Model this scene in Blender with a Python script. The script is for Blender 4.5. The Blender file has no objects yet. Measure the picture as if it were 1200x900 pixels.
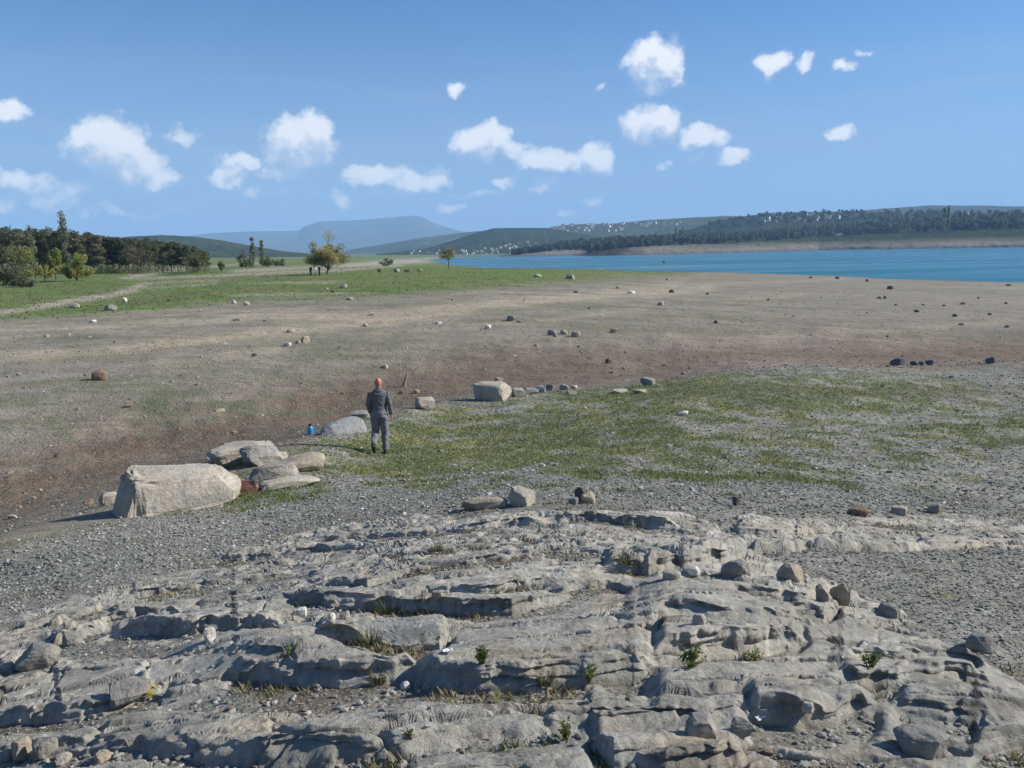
import bpy, math, random
import numpy as np
from mathutils import Matrix, Vector

# ---------------------------------------------------------------- camera, sky, sun, exposure
SC = bpy.context.scene
EYE = 10.0                      # eye height above the lake surface (z = 0)
FPX = 1000.0                    # focal length in pixels of the 1200 px wide photograph
PITCH, ROLL = math.radians(8.9), math.radians(-1.2)
RM = Matrix.Rotation(math.pi/2 - PITCH, 3, 'X') @ Matrix.Rotation(ROLL, 3, 'Z')
cam_d = bpy.data.cameras.new('camera'); cam = bpy.data.objects.new('camera', cam_d)
SC.collection.objects.link(cam); SC.camera = cam
cam.matrix_world = Matrix.Translation((0, 0, EYE)) @ RM.to_4x4()
cam_d.sensor_width = 36; cam_d.lens = 36*FPX/1200; cam_d.clip_start = .05; cam_d.clip_end = 90000
R = np.array(RM)

SUN_AZ, SUN_EL = math.radians(84), math.radians(32.5)      # azimuth clockwise from the view direction
sdir = Vector((math.sin(SUN_AZ)*math.cos(SUN_EL), math.cos(SUN_AZ)*math.cos(SUN_EL), math.sin(SUN_EL)))
sl = bpy.data.lights.new('sun', 'SUN'); sl.energy = 5.0; sl.angle = math.radians(.55); sl.color = (1, .945, .86)
so = bpy.data.objects.new('sun', sl); SC.collection.objects.link(so)
so.rotation_euler = (-sdir).to_track_quat('-Z', 'Y').to_euler(); so.location = (300, -60, 260)
SC.view_settings.view_transform = 'Standard'; SC.view_settings.look = 'None'
SC.view_settings.exposure = 0.50; SC.view_settings.gamma = 1.0; SC.view_settings.use_curve_mapping = False
SC.render.engine = 'CYCLES'
SC.cycles.use_denoising = True
SC.cycles.volume_bounces = 1; SC.cycles.max_bounces = 6; SC.cycles.transparent_max_bounces = 12

# ---------------------------------------------------------------- pixel <-> ray
def ray(px, py):
    px = np.asarray(px, float); py = np.asarray(py, float)
    l = np.stack([(px-600)/FPX, -(py-450)/FPX, -np.ones_like(px)], -1)
    w = l @ R.T
    return w/np.linalg.norm(w, axis=-1, keepdims=True)
def project(x, y, z):
    p = np.stack([x, y, z-EYE], -1) @ R
    zz = np.minimum(p[..., 2], -1e-3)
    return 600+FPX*p[..., 0]/-zz, 450-FPX*p[..., 1]/-zz
def az_tan(px, py):
    w = ray(px, py)
    return np.arctan2(w[..., 0], w[..., 1]), -w[..., 2]/np.hypot(w[..., 0], w[..., 1])

# ---------------------------------------------------------------- world: nishita sky with cumulus
wd = bpy.data.worlds.new('World'); SC.world = wd; wd.use_nodes = True
def build_world():
    nt = wd.node_tree; N = nt.nodes; L = nt.links; N.clear()
    out = N.new('ShaderNodeOutputWorld'); bg = N.new('ShaderNodeBackground'); L.new(bg.outputs[0], out.inputs[0])
    sky = N.new('ShaderNodeTexSky'); sky.sky_type = 'NISHITA'; sky.sun_disc = False
    sky.sun_elevation = SUN_EL; sky.sun_rotation = SUN_AZ
    sky.altitude = 300; sky.air_density = 1.0; sky.dust_density = 0.0; sky.ozone_density = 3.0
    bg.inputs[1].default_value = .063
    # cumulus: (px, py, half width, half height, strength) measured on the photograph, turned into directions
    CL = [(128,172,40,30,1),(112,160,24,20,1),(150,190,32,24,1),(186,211,22,13,.9),(100,158,22,14,.5),
          (10,129,20,13,.75),(215,157,26,14,.45),(350,170,37,31,1),(366,153,20,20,.9),(326,190,18,13,.6),(282,194,30,10,.75),(270,212,26,11,.75),(330,208,36,11,.55),
          (440,203,42,14,.8),(492,214,46,13,.75),(425,213,32,11,.55),(400,236,16,13,.55),(530,247,28,9,.5),(20,209,40,13,.65),(6,241,24,16,.55),(62,238,34,14,.42),
          (566,168,34,21,1),(574,157,17,13,.9),(600,176,22,14,.7),(650,188,64,15,.85),(698,184,24,17,.9),(592,215,28,9,.5),(642,212,26,9,.6),(520,200,26,9,.35),
          (768,76,34,31,.85),(764,60,18,16,.9),(785,88,22,20,.7),(762,146,34,20,.9),(770,134,14,12,.7),(822,161,29,15,.9),(852,184,20,10,.8),(818,187,14,8,.5),(778,191,14,8,.4),
          (902,77,22,14,.8),(942,72,15,11,.55),(988,79,14,7,.6),(1014,65,12,6,.4),(985,156,16,9,.7),(692,234,14,8,.4),(666,246,16,7,.35),(537,104,16,9,.6),(704,103,12,6,.3),
          (70,222,80,14,.36),(310,226,110,11,.30),(150,250,110,9,.28),(560,232,70,8,.25),(430,226,60,9,.32),
          (1135,400,1,1,0)]
    dirs = []
    for (px, py, hw, hh, s) in CL[:-1]:
        w = ray(px, py); dirs.append((math.atan2(w[0], w[1]), math.asin(w[2]), hw*1.12/FPX, hh*1.18/FPX, s))
    g = bpy.data.node_groups.new('cloud_density', 'ShaderNodeTree')
    g.interface.new_socket('P', in_out='INPUT', socket_type='NodeSocketVector')
    g.interface.new_socket('D', in_out='OUTPUT', socket_type='NodeSocketFloat')
    gn, gl = g.nodes, g.links
    gi = gn.new('NodeGroupInput'); go = gn.new('NodeGroupOutput')
    nz = gn.new('ShaderNodeTexNoise'); nz.inputs['Scale'].default_value = 24; nz.inputs['Detail'].default_value = 8; nz.inputs['Roughness'].default_value = .62
    gl.new(gi.outputs[0], nz.inputs['Vector'])
    sub = gn.new('ShaderNodeVectorMath'); sub.operation = 'SUBTRACT'; sub.inputs[1].default_value = (.5, .5, .5); gl.new(nz.outputs['Color'], sub.inputs[0])
    wrp = gn.new('ShaderNodeVectorMath'); wrp.operation = 'MULTIPLY_ADD'; wrp.inputs[1].default_value = (.052, .044, 0)
    gl.new(sub.outputs[0], wrp.inputs[0]); gl.new(gi.outputs[0], wrp.inputs[2])
    prev = None                                           # z of the point is 1: its multiple stands for the cloud's thinness
    for (a, e, rx, ry, s) in dirs:
        d = gn.new('ShaderNodeVectorMath'); d.operation = 'MULTIPLY_ADD'; d.inputs[1].default_value = (1/rx, 1/ry, math.sqrt(1-s)); d.inputs[2].default_value = (-a/rx, -e/ry, 0); gl.new(wrp.outputs[0], d.inputs[0])
        ln = gn.new('ShaderNodeVectorMath'); ln.operation = 'DOT_PRODUCT'; gl.new(d.outputs[0], ln.inputs[0]); gl.new(d.outputs[0], ln.inputs[1])
        if prev is None: prev = ln.outputs['Value']
        else:
            mx = gn.new('ShaderNodeMath'); mx.operation = 'SMOOTH_MIN'; mx.inputs[2].default_value = .15
            gl.new(prev, mx.inputs[0]); gl.new(ln.outputs['Value'], mx.inputs[1]); prev = mx.outputs[0]
    inv = gn.new('ShaderNodeMath'); inv.operation = 'SUBTRACT'; inv.inputs[0].default_value = 1; gl.new(prev, inv.inputs[1]); prev = inv.outputs[0]
    n2 = gn.new('ShaderNodeTexNoise'); n2.inputs['Scale'].default_value = 58; n2.inputs['Detail'].default_value = 8; n2.inputs['Roughness'].default_value = .60
    gl.new(gi.outputs[0], n2.inputs['Vector'])
    k = gn.new('ShaderNodeMath'); k.operation = 'MULTIPLY_ADD'; k.inputs[1].default_value = 1.8; k.inputs[2].default_value = -.98; gl.new(n2.outputs['Fac'], k.inputs[0])
    ad = gn.new('ShaderNodeMath'); ad.operation = 'MULTIPLY_ADD'; ad.inputs[1].default_value = 1.5; gl.new(prev, ad.inputs[0]); gl.new(k.outputs[0], ad.inputs[2])
    gl.new(ad.outputs[0], go.inputs[0])
    # direction -> (azimuth, elevation)
    tc = N.new('ShaderNodeTexCoord'); sp = N.new('ShaderNodeSeparateXYZ'); L.new(tc.outputs['Generated'], sp.inputs[0])
    at = N.new('ShaderNodeMath'); at.operation = 'ARCTAN2'; L.new(sp.outputs[0], at.inputs[0]); L.new(sp.outputs[1], at.inputs[1])
    asn = N.new('ShaderNodeMath'); asn.operation = 'ARCSINE'; L.new(sp.outputs[2], asn.inputs[0])
    cb = N.new('ShaderNodeCombineXYZ'); cb.inputs[2].default_value = 1; L.new(at.outputs[0], cb.inputs[0]); L.new(asn.outputs[0], cb.inputs[1])
    g1 = N.new('ShaderNodeGroup'); g1.node_tree = g; L.new(cb.outputs[0], g1.inputs[0])
    cov = N.new('ShaderNodeMapRange'); cov.interpolation_type = 'SMOOTHSTEP'; cov.inputs[1].default_value = -.22; cov.inputs[2].default_value = 1.0; L.new(g1.outputs[0], cov.inputs[0])
    of = N.new('ShaderNodeVectorMath'); of.operation = 'ADD'; of.inputs[1].default_value = (.004, .020, 0); L.new(cb.outputs[0], of.inputs[0])
    g2 = N.new('ShaderNodeGroup'); g2.node_tree = g; L.new(of.outputs[0], g2.inputs[0])
    df = N.new('ShaderNodeMath'); df.operation = 'SUBTRACT'; L.new(g1.outputs[0], df.inputs[0]); L.new(g2.outputs[0], df.inputs[1])
    lit = N.new('ShaderNodeMapRange'); lit.interpolation_type = 'SMOOTHSTEP'; lit.inputs[1].default_value = -.8; lit.inputs[2].default_value = .8; L.new(df.outputs[0], lit.inputs[0])
    cc = N.new('ShaderNodeMix'); cc.data_type = 'RGBA'; cc.inputs[6].default_value = (6.2, 7.4, 9.2, 1); cc.inputs[7].default_value = (11.4, 11.6, 11.8, 1); L.new(lit.outputs[0], cc.inputs[0])
    # thin cirrus veil low in the sky
    mp = N.new('ShaderNodeMapping'); mp.inputs['Rotation'].default_value = (0, 0, math.radians(-11)); mp.inputs['Scale'].default_value = (2.0, 26, 1); L.new(cb.outputs[0], mp.inputs[0])
    ci = N.new('ShaderNodeTexNoise'); ci.inputs['Scale'].default_value = 1.3; ci.inputs['Detail'].default_value = 6; ci.inputs['Roughness'].default_value = .55; L.new(mp.outputs[0], ci.inputs['Vector'])
    cr = N.new('ShaderNodeMapRange'); cr.inputs[1].default_value = .46; cr.inputs[2].default_value = .85; cr.inputs[3].default_value = 0; cr.inputs[4].default_value = .55; L.new(ci.outputs['Fac'], cr.inputs[0])
    lift = N.new('ShaderNodeVectorMath'); lift.operation = 'ADD'; lift.inputs[1].default_value = (0, 0, .075); L.new(tc.outputs['Generated'], lift.inputs[0])
    nrm = N.new('ShaderNodeVectorMath'); nrm.operation = 'NORMALIZE'; L.new(lift.outputs[0], nrm.inputs[0]); L.new(nrm.outputs[0], sky.inputs['Vector'])
    wb = N.new('ShaderNodeMix'); wb.data_type = 'RGBA'; wb.blend_type = 'MULTIPLY'; wb.inputs[0].default_value = 1; wb.inputs[7].default_value = (.82, 1.22, 1.58, 1); L.new(sky.outputs[0], wb.inputs[6])
    m0 = N.new('ShaderNodeMix'); m0.data_type = 'RGBA'; m0.inputs[7].default_value = (5.4, 6.4, 7.6, 1)
    cz = N.new('ShaderNodeMapRange'); cz.interpolation_type = 'SMOOTHSTEP'; cz.inputs[1].default_value = .24; cz.inputs[2].default_value = .10; L.new(asn.outputs[0], cz.inputs[0])
    cm = N.new('ShaderNodeMath'); cm.operation = 'MULTIPLY'; L.new(cr.outputs[0], cm.inputs[0]); L.new(cz.outputs[0], cm.inputs[1]); L.new(cm.outputs[0], m0.inputs[0]); L.new(wb.outputs[2], m0.inputs[6])
    ve = N.new('ShaderNodeMapRange'); ve.interpolation_type = 'SMOOTHSTEP'; ve.inputs[1].default_value = .30; ve.inputs[2].default_value = .0; ve.inputs[3].default_value = 0; ve.inputs[4].default_value = .72; L.new(asn.outputs[0], ve.inputs[0])
    mv = N.new('ShaderNodeMix'); mv.data_type = 'RGBA'; mv.inputs[7].default_value = (4.3, 6.1, 8.0, 1); L.new(ve.outputs[0], mv.inputs[0]); L.new(m0.outputs[2], mv.inputs[6])   # pale air low over the horizon, all round
    ca = N.new('ShaderNodeMath'); ca.operation = 'MULTIPLY_ADD'; ca.inputs[1].default_value = .55; ca.inputs[2].default_value = .45; L.new(lit.outputs[0], ca.inputs[0])
    cv = N.new('ShaderNodeMath'); cv.operation = 'MULTIPLY'; L.new(cov.outputs[0], cv.inputs[0]); L.new(ca.outputs[0], cv.inputs[1])
    m1 = N.new('ShaderNodeMix'); m1.data_type = 'RGBA'; L.new(cv.outputs[0], m1.inputs[0]); L.new(mv.outputs[2], m1.inputs[6]); L.new(cc.outputs[2], m1.inputs[7])
    L.new(m1.outputs[2], bg.inputs[0])
build_world()
try: wd.cycles.sampling_method = 'MANUAL'; wd.cycles.sample_map_resolution = 512
except Exception: pass

# ---------------------------------------------------------------- numpy noise
def _hash(ix, iy, seed):
    h = (ix.astype(np.int64)*374761393 + iy.astype(np.int64)*668265263 + seed*974711) & 0xffffffff
    h = ((h ^ (h >> 13))*1274126177) & 0xffffffff
    h = (h ^ (h >> 16)) & 0xffffffff
    return h.astype(np.float64)/4294967295.0
def vnoise(x, y, seed=0):
    ix = np.floor(x); iy = np.floor(y); fx = x-ix; fy = y-iy
    u = fx*fx*fx*(fx*(fx*6-15)+10); v = fy*fy*fy*(fy*(fy*6-15)+10)
    a = _hash(ix, iy, seed); b = _hash(ix+1, iy, seed); c = _hash(ix, iy+1, seed); d = _hash(ix+1, iy+1, seed)
    return (a*(1-u)+b*u)*(1-v)+(c*(1-u)+d*u)*v - .5
def fbm(x, y, octv=4, seed=0, gain=.5):
    s = 0; a = 1; t = 0
    for k in range(octv):
        s = s + a*vnoise(x, y, seed+k*17); t += a; a *= gain
        x, y = x*1.61+y*1.21+3.1, y*1.61-x*1.21+7.7
    return s/t*2                                            # about -1..1
def cells(x, y, seed=0):
    ix = np.floor(x); iy = np.floor(y)
    f1 = np.full(x.shape, 9.); f2 = np.full(x.shape, 9.); idv = np.zeros(x.shape)
    for a in (-1, 0, 1):
        for b in (-1, 0, 1):
            cx = ix+a; cy = iy+b
            dx = cx+_hash(cx, cy, seed)-x; dy = cy+_hash(cx, cy, seed+1)-y
            d = dx*dx+dy*dy; m = d < f1
            f2 = np.where(m, f1, np.minimum(f2, d)); idv = np.where(m, _hash(cx, cy, seed+2), idv); f1 = np.where(m, d, f1)
    return np.sqrt(f1), np.sqrt(f2), idv
def sstep(a, b, x):
    t = np.clip((x-a)/(b-a), 0, 1); return t*t*(3-2*t)

# ---------------------------------------------------------------- land form: control points -> thin plate spline in (azimuth, log distance)
CP = []                                                      # az, log d, z relative to the eye
def cpz(px, py, z):
    a, t = az_tan(px, py); CP.append((float(a), math.log(-z/float(t)), z))
def cpd(px, py, d):
    a, t = az_tan(px, py); CP.append((float(a), math.log(d), -d*float(t)))
def cpr(px, d, z):
    a, t = az_tan(px, 300); CP.append((float(a), math.log(d), z))
for px in (-300, 150, 600, 1050, 1500):
    cpr(px, .3, -1.6); cpr(px, 1.2, -1.72)
for c in [(600,900,3.0),(600,750,4.6),(600,650,7.0),(600,590,10.),(600,560,13.4),(445,534,19.),(520,500,24.5)]: cpd(*c)
for c in [(0,900,-2.3),(0,800,-2.62),(0,720,-3.1),(0,672,-3.6),(200,900,-2.12),(200,750,-2.5),(200,650,-3.35),(300,600,-3.75),
          (1200,900,-2.1),(1200,800,-2.4),(1200,700,-2.95),(1200,620,-3.7),(1200,560,-4.35),(1200,500,-5.1),(1200,450,-5.9),
          (900,900,-2.0),(900,760,-2.25),(900,650,-2.75),(900,590,-3.3),
          (800,560,-3.75),(800,500,-4.7),(1000,540,-4.3),(1000,480,-5.2),(700,480,-5.0)]: cpz(*c)
EDGE = [(-250,735,10.0),(0,645,11.6),(140,610,12.9),(270,562,15.6),(345,525,18.8),(400,500,22.6),(480,479,27.),(560,465,31),(700,455,34),(840,437,38),(960,428,42),(1200,425,45.),(1400,424,46)]
for e in EDGE: cpd(*e)
FLOOR = [(-200,640,-5.6),(0,590,-5.85),(200,530,-6.25),(400,489,-6.6),(560,453,-6.85),(800,438.5,-7.05),(1000,425,-7.15),(1200,421.5,-7.25)]
for c in FLOOR: cpz(*c)
for c in [(0,540,-5.9),(0,480,-5.7),(0,430,-5.4),(0,390,-5.0),(0,365,-4.6),(0,345,-4.2),(0,333,-3.9),
          (200,500,-6.2),(200,450,-5.9),(200,410,-5.5),(200,380,-5.1),(200,355,-4.7),(200,335,-4.2),(200,325,-3.85),
          (400,460,-6.55),(400,430,-6.3),(400,400,-5.9),(400,370,-5.4),(400,345,-4.8),(400,328,-4.1),
          (600,430,-6.75),(600,400,-6.3),(600,370,-5.8),(600,345,-5.3),(600,325,-4.75),
          (800,410,-6.85),(800,380,-6.6),(800,350,-6.4),(800,330,-7.0),
          (1000,400,-7.1),(1000,370,-7.15),(1000,345,-7.5),(1000,330,-8.8),
          (1200,400,-7.3),(1200,370,-7.6),(1200,345,-8.4),(1200,331,-9.5),
          (1400,345,-9.0),(1400,380,-7.8)]: cpz(*c)
cpd(375,322.5,155); cpd(526,314.5,220); cpd(600,314.8,225); cpd(700,315.5,230)
for c in [(600,300,-7),(700,300,-8),(600,480,-10.6),(700,440,-10.6),(800,355,-10),(1000,283,-10),(1200,233,-10),(1400,222,-10.2),
          (800,600,-14),(1000,500,-14),(1200,420,-14),(1400,420,-14),(600,900,-14),(800,1100,-14),(1100,900,-14),(1400,1000,-14),
          (450,300,-4.3),(450,600,-6.5),(450,1000,-9.0),(520,400,-6.5),(520,800,-10.05),(490,650,-8.6),(490,1000,-9.5),(300,330,-3.5),(300,600,-3.6),(300,1000,-3.),(100,250,-3.4),(100,500,-2.5),(100,1000,0),(-200,300,-3),(-200,1000,3),
          (-200,90,-4.3),(-200,40,-5.3),(200,4000,0),(450,4000,-4),(900,4000,-5),(1400,4000,-5),(-200,4000,6)]: cpr(*c)
CP = np.array(CP); KA = 2.2
_u = CP[:, 0]*KA; _v = CP[:, 1]
def _tps(r2): return .5*r2*np.log(r2+1e-12)
n = len(CP)
A = np.zeros((n+3, n+3))
A[:n, :n] = _tps((_u[:, None]-_u[None])**2+(_v[:, None]-_v[None])**2) + np.eye(n)*2e-3
A[:n, n] = 1; A[:n, n+1] = _u; A[:n, n+2] = _v; A[n:, :n] = A[:n, n:].T
W = np.linalg.solve(A, np.concatenate([CP[:, 2], np.zeros(3)]))
AZMAX = math.radians(44)
def base_polar(az, ld):
    az = np.clip(az, -AZMAX, AZMAX); sh = az.shape; u = (az*KA).ravel(); v = np.minimum(ld, math.log(4000)).ravel(); out = np.empty(u.size)
    for i in range(0, u.size, 40000):
        a = u[i:i+40000]; b = v[i:i+40000]
        out[i:i+40000] = _tps((a[:, None]-_u[None])**2+(b[:, None]-_v[None])**2) @ W[:n] + W[n] + W[n+1]*a + W[n+2]*b
    return out.reshape(sh)
# coarse lookup grid of the smooth land form
GA = np.linspace(-AZMAX, AZMAX, 241); GL = np.linspace(math.log(.3), math.log(4000), 700)
GZ = base_polar(*np.meshgrid(GA, GL, indexing='ij'))
def base(az, ld):
    a = np.clip((np.clip(az, -AZMAX, AZMAX)+AZMAX)/(2*AZMAX)*240, 0, 239.9999); b = np.clip((ld-GL[0])/(GL[-1]-GL[0])*699, 0, 698.9999)
    i = a.astype(int); j = b.astype(int); fa = a-i; fb = b-j
    return ((GZ[i, j]*(1-fb)+GZ[i, j+1]*fb)*(1-fa)+(GZ[i+1, j]*(1-fb)+GZ[i+1, j+1]*fb)*fa) + EYE
def pix_polar(px, py, dmin=1.5, dmax=3000):
    """first hit of a pixel's ray with the smooth land form -> azimuth, distance"""
    a, t = az_tan(px, py); ld = np.linspace(math.log(dmin), math.log(dmax), 4000); d = np.exp(ld)
    g = base(np.full_like(ld, float(a)), ld) - (EYE - d*float(t))
    k = np.argmax(g > 0)
    if g[k] <= 0: k = len(d)-1
    return float(a), float(d[k])

# ---------------------------------------------------------------- object helpers
COL = SC.collection
ONES = 'zeroth first second third fourth fifth sixth seventh eighth ninth tenth eleventh twelfth thirteenth fourteenth fifteenth sixteenth seventeenth eighteenth nineteenth'.split()
TENS = {2: ('twentieth', 'twenty'), 3: ('thirtieth', 'thirty'), 4: ('fortieth', 'forty'), 5: ('fiftieth', 'fifty'), 6: ('sixtieth', 'sixty')}
def ordinal(k): return ONES[k] if k < 20 else (TENS[k//10][0] if k % 10 == 0 else TENS[k//10][1]+'-'+ONES[k % 10])
def rank_labels(obs, text):
    """label things that look alike by their order from the left"""
    for k, o in enumerate(sorted(obs, key=lambda o: math.atan2(o.location.x, o.location.y))): o['label'] = text % ordinal(k+1)
def tag(o, label=None, cat=None, group=None, kind=None):
    if label: o['label'] = label
    if cat: o['category'] = cat
    if group: o['group'] = group
    if kind: o['kind'] = kind
    return o
def link(o, parent=None):
    COL.objects.link(o)
    if parent is not None: o.parent = parent
    return o
def empty(name, loc=(0, 0, 0), rz=0):
    o = bpy.data.objects.new(name, None); o.empty_display_size = .2; o.location = loc; o.rotation_euler = (0, 0, rz); return link(o)
def mesh_np(name, V, F, mat=None, col=None, smooth=False, mats=None, midx=None):
    """V (n,3), F (m,3|4) -> mesh datablock, colour attribute 'Col' optional"""
    V = np.ascontiguousarray(V, np.float32); F = np.ascontiguousarray(F, np.int32); m, k = F.shape
    me = bpy.data.meshes.new(name); me.vertices.add(len(V)); me.vertices.foreach_set('co', V.ravel())
    me.loops.add(m*k); me.loops.foreach_set('vertex_index', F.ravel())
    me.polygons.add(m); me.polygons.foreach_set('loop_start', np.arange(0, m*k, k, dtype=np.int32))
    try: me.polygons.foreach_set('loop_total', np.full(m, k, np.int32))
    except Exception: pass
    if col is not None:
        at = me.color_attributes.new('Col', 'FLOAT_COLOR', 'POINT')
        c = np.ones((len(V), 4), np.float32); c[:, :3] = col; at.data.foreach_set('color', c.ravel())
    if mat is not None: me.materials.append(mat)
    if mats:
        for q in mats: me.materials.append(q)
        me.polygons.foreach_set('material_index', np.ascontiguousarray(midx, np.int32))
    me.polygons.foreach_set('use_smooth', np.full(m, bool(smooth)))
    me.update(calc_edges=True); me.validate()
    return me
def mobj(name, me, parent=None, loc=(0, 0, 0), rot=(0, 0, 0)):
    o = bpy.data.objects.new(name, me); o.location = loc; o.rotation_euler = rot; return link(o, parent)
def copy_tree(o, parent=None):
    c = o.copy(); COL.objects.link(c); c.parent = parent
    for ch in o.children: copy_tree(ch, c)
    return c
def lin(r, g, b):
    f = lambda v: (v/255/12.92 if v/255 <= .04045 else ((v/255+.055)/1.055)**2.4)
    return np.array([f(r), f(g), f(b)])
def grid_faces(nr, nc):
    i = np.arange(nr-1)[:, None]*nc + np.arange(nc-1)[None]
    return np.stack([i, i+1, i+1+nc, i+nc], -1).reshape(-1, 4)

# ---------------------------------------------------------------- materials
def nodemat(name):
    m = bpy.data.materials.new(name); m.use_nodes = True; nt = m.node_tree; b = nt.nodes['Principled BSDF']; return m, nt, b
def surf_mat(name, colour=None, rough=.9, var=.25, scale=6., bumps=((40., .4, .01),), spec=.25, hue=.0, speck=None, attr=False, voro=None):
    m, nt, b = nodemat(name); N, L = nt.nodes, nt.links
    b.inputs['Roughness'].default_value = rough; b.inputs['Specular IOR Level'].default_value = spec
    tc = N.new('ShaderNodeTexCoord'); src = tc.outputs['Object']
    if attr:
        a = N.new('ShaderNodeAttribute'); a.attribute_name = 'Col'; c0 = a.outputs['Color']
    else:
        r = N.new('ShaderNodeRGB'); r.outputs[0].default_value = (*colour, 1); c0 = r.outputs[0]
    for (sc, am) in ((scale, var), (scale*5.3, var*.8), (scale*31, var*.6)):
        nz = N.new('ShaderNodeTexNoise'); nz.inputs['Scale'].default_value = sc; nz.inputs['Detail'].default_value = 4; nz.inputs['Roughness'].default_value = .6; L.new(src, nz.inputs['Vector'])
        mr = N.new('ShaderNodeMapRange'); mr.inputs[1].default_value = .25; mr.inputs[2].default_value = .75; mr.inputs[3].default_value = 1-am; mr.inputs[4].default_value = 1+am; L.new(nz.outputs['Fac'], mr.inputs[0])
        mx = N.new('ShaderNodeVectorMath'); mx.operation = 'SCALE'; L.new(c0, mx.inputs[0]); L.new(mr.outputs[0], mx.inputs['Scale']); c0 = mx.outputs[0]
    if hue:
        nz = N.new('ShaderNodeTexNoise'); nz.inputs['Scale'].default_value = scale*1.7; nz.inputs['Detail'].default_value = 5; L.new(src, nz.inputs['Vector'])
        mr = N.new('ShaderNodeMapRange'); mr.inputs[1].default_value = .35; mr.inputs[2].default_value = .7; mr.inputs[3].default_value = 0; mr.inputs[4].default_value = hue; L.new(nz.outputs['Fac'], mr.inputs[0])
        mu = N.new('ShaderNodeMix'); mu.data_type = 'RGBA'; mu.blend_type = 'MULTIPLY'; mu.inputs[7].default_value = (1.25, .98, .72, 1); L.new(mr.outputs[0], mu.inputs[0]); L.new(c0, mu.inputs[6]); c0 = mu.outputs[2]
    if voro:
        vs, am = voro
        vo = N.new('ShaderNodeTexVoronoi'); vo.inputs['Scale'].default_value = vs; L.new(src, vo.inputs['Vector'])
        sp = N.new('ShaderNodeSeparateColor'); L.new(vo.outputs['Color'], sp.inputs[0])
        mr = N.new('ShaderNodeMapRange'); mr.inputs[3].default_value = 1-am; mr.inputs[4].default_value = 1+am; L.new(sp.outputs[0], mr.inputs[0])
        mx = N.new('ShaderNodeVectorMath'); mx.operation = 'SCALE'; L.new(c0, mx.inputs[0]); L.new(mr.outputs[0], mx.inputs['Scale']); c0 = mx.outputs[0]
    L.new(c0, b.inputs['Base Color'])
    prev = None
    for (sc, st, dist) in bumps:
        nz = N.new('ShaderNodeTexNoise'); nz.inputs['Scale'].default_value = sc; nz.inputs['Detail'].default_value = 6; nz.inputs['Roughness'].default_value = .65; L.new(src, nz.inputs['Vector'])
        bu = N.new('ShaderNodeBump'); bu.inputs['Strength'].default_value = st; bu.inputs['Distance'].default_value = dist; L.new(nz.outputs['Fac'], bu.inputs['Height'])
        if prev: L.new(prev, bu.inputs['Normal'])
        prev = bu.outputs[0]
    if voro:
        bu = N.new('ShaderNodeBump'); bu.invert = True; bu.inputs['Strength'].default_value = .7; bu.inputs['Distance'].default_value = .5/voro[0]; L.new(vo.outputs['Distance'], bu.inputs['Height'])
        if prev: L.new(prev, bu.inputs['Normal'])
        prev = bu.outputs[0]
    if prev: L.new(prev, b.inputs['Normal'])
    return m
M_rock = surf_mat('bedrock', attr=True, rough=.92, var=.17, scale=3.0, bumps=((7, .45, .05), (38, .8, .022), (110, .9, .010), (260, .6, .004)), hue=.25)
M_ground = surf_mat('ground', attr=True, rough=.95, var=.10, scale=.9, bumps=((9, .5, .05), (60, .7, .02)), hue=.12, voro=(34, .28))
M_fground = surf_mat('far_ground', attr=True, rough=.97, var=.20, scale=.45, bumps=((1.2, .9, .22), (7, .9, .06), (40, .6, .02)), hue=.25, voro=(9, .16))
M_far = surf_mat('far_land', attr=True, rough=1, var=.16, scale=.01, bumps=((.06, .8, 10),), spec=0)

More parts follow.
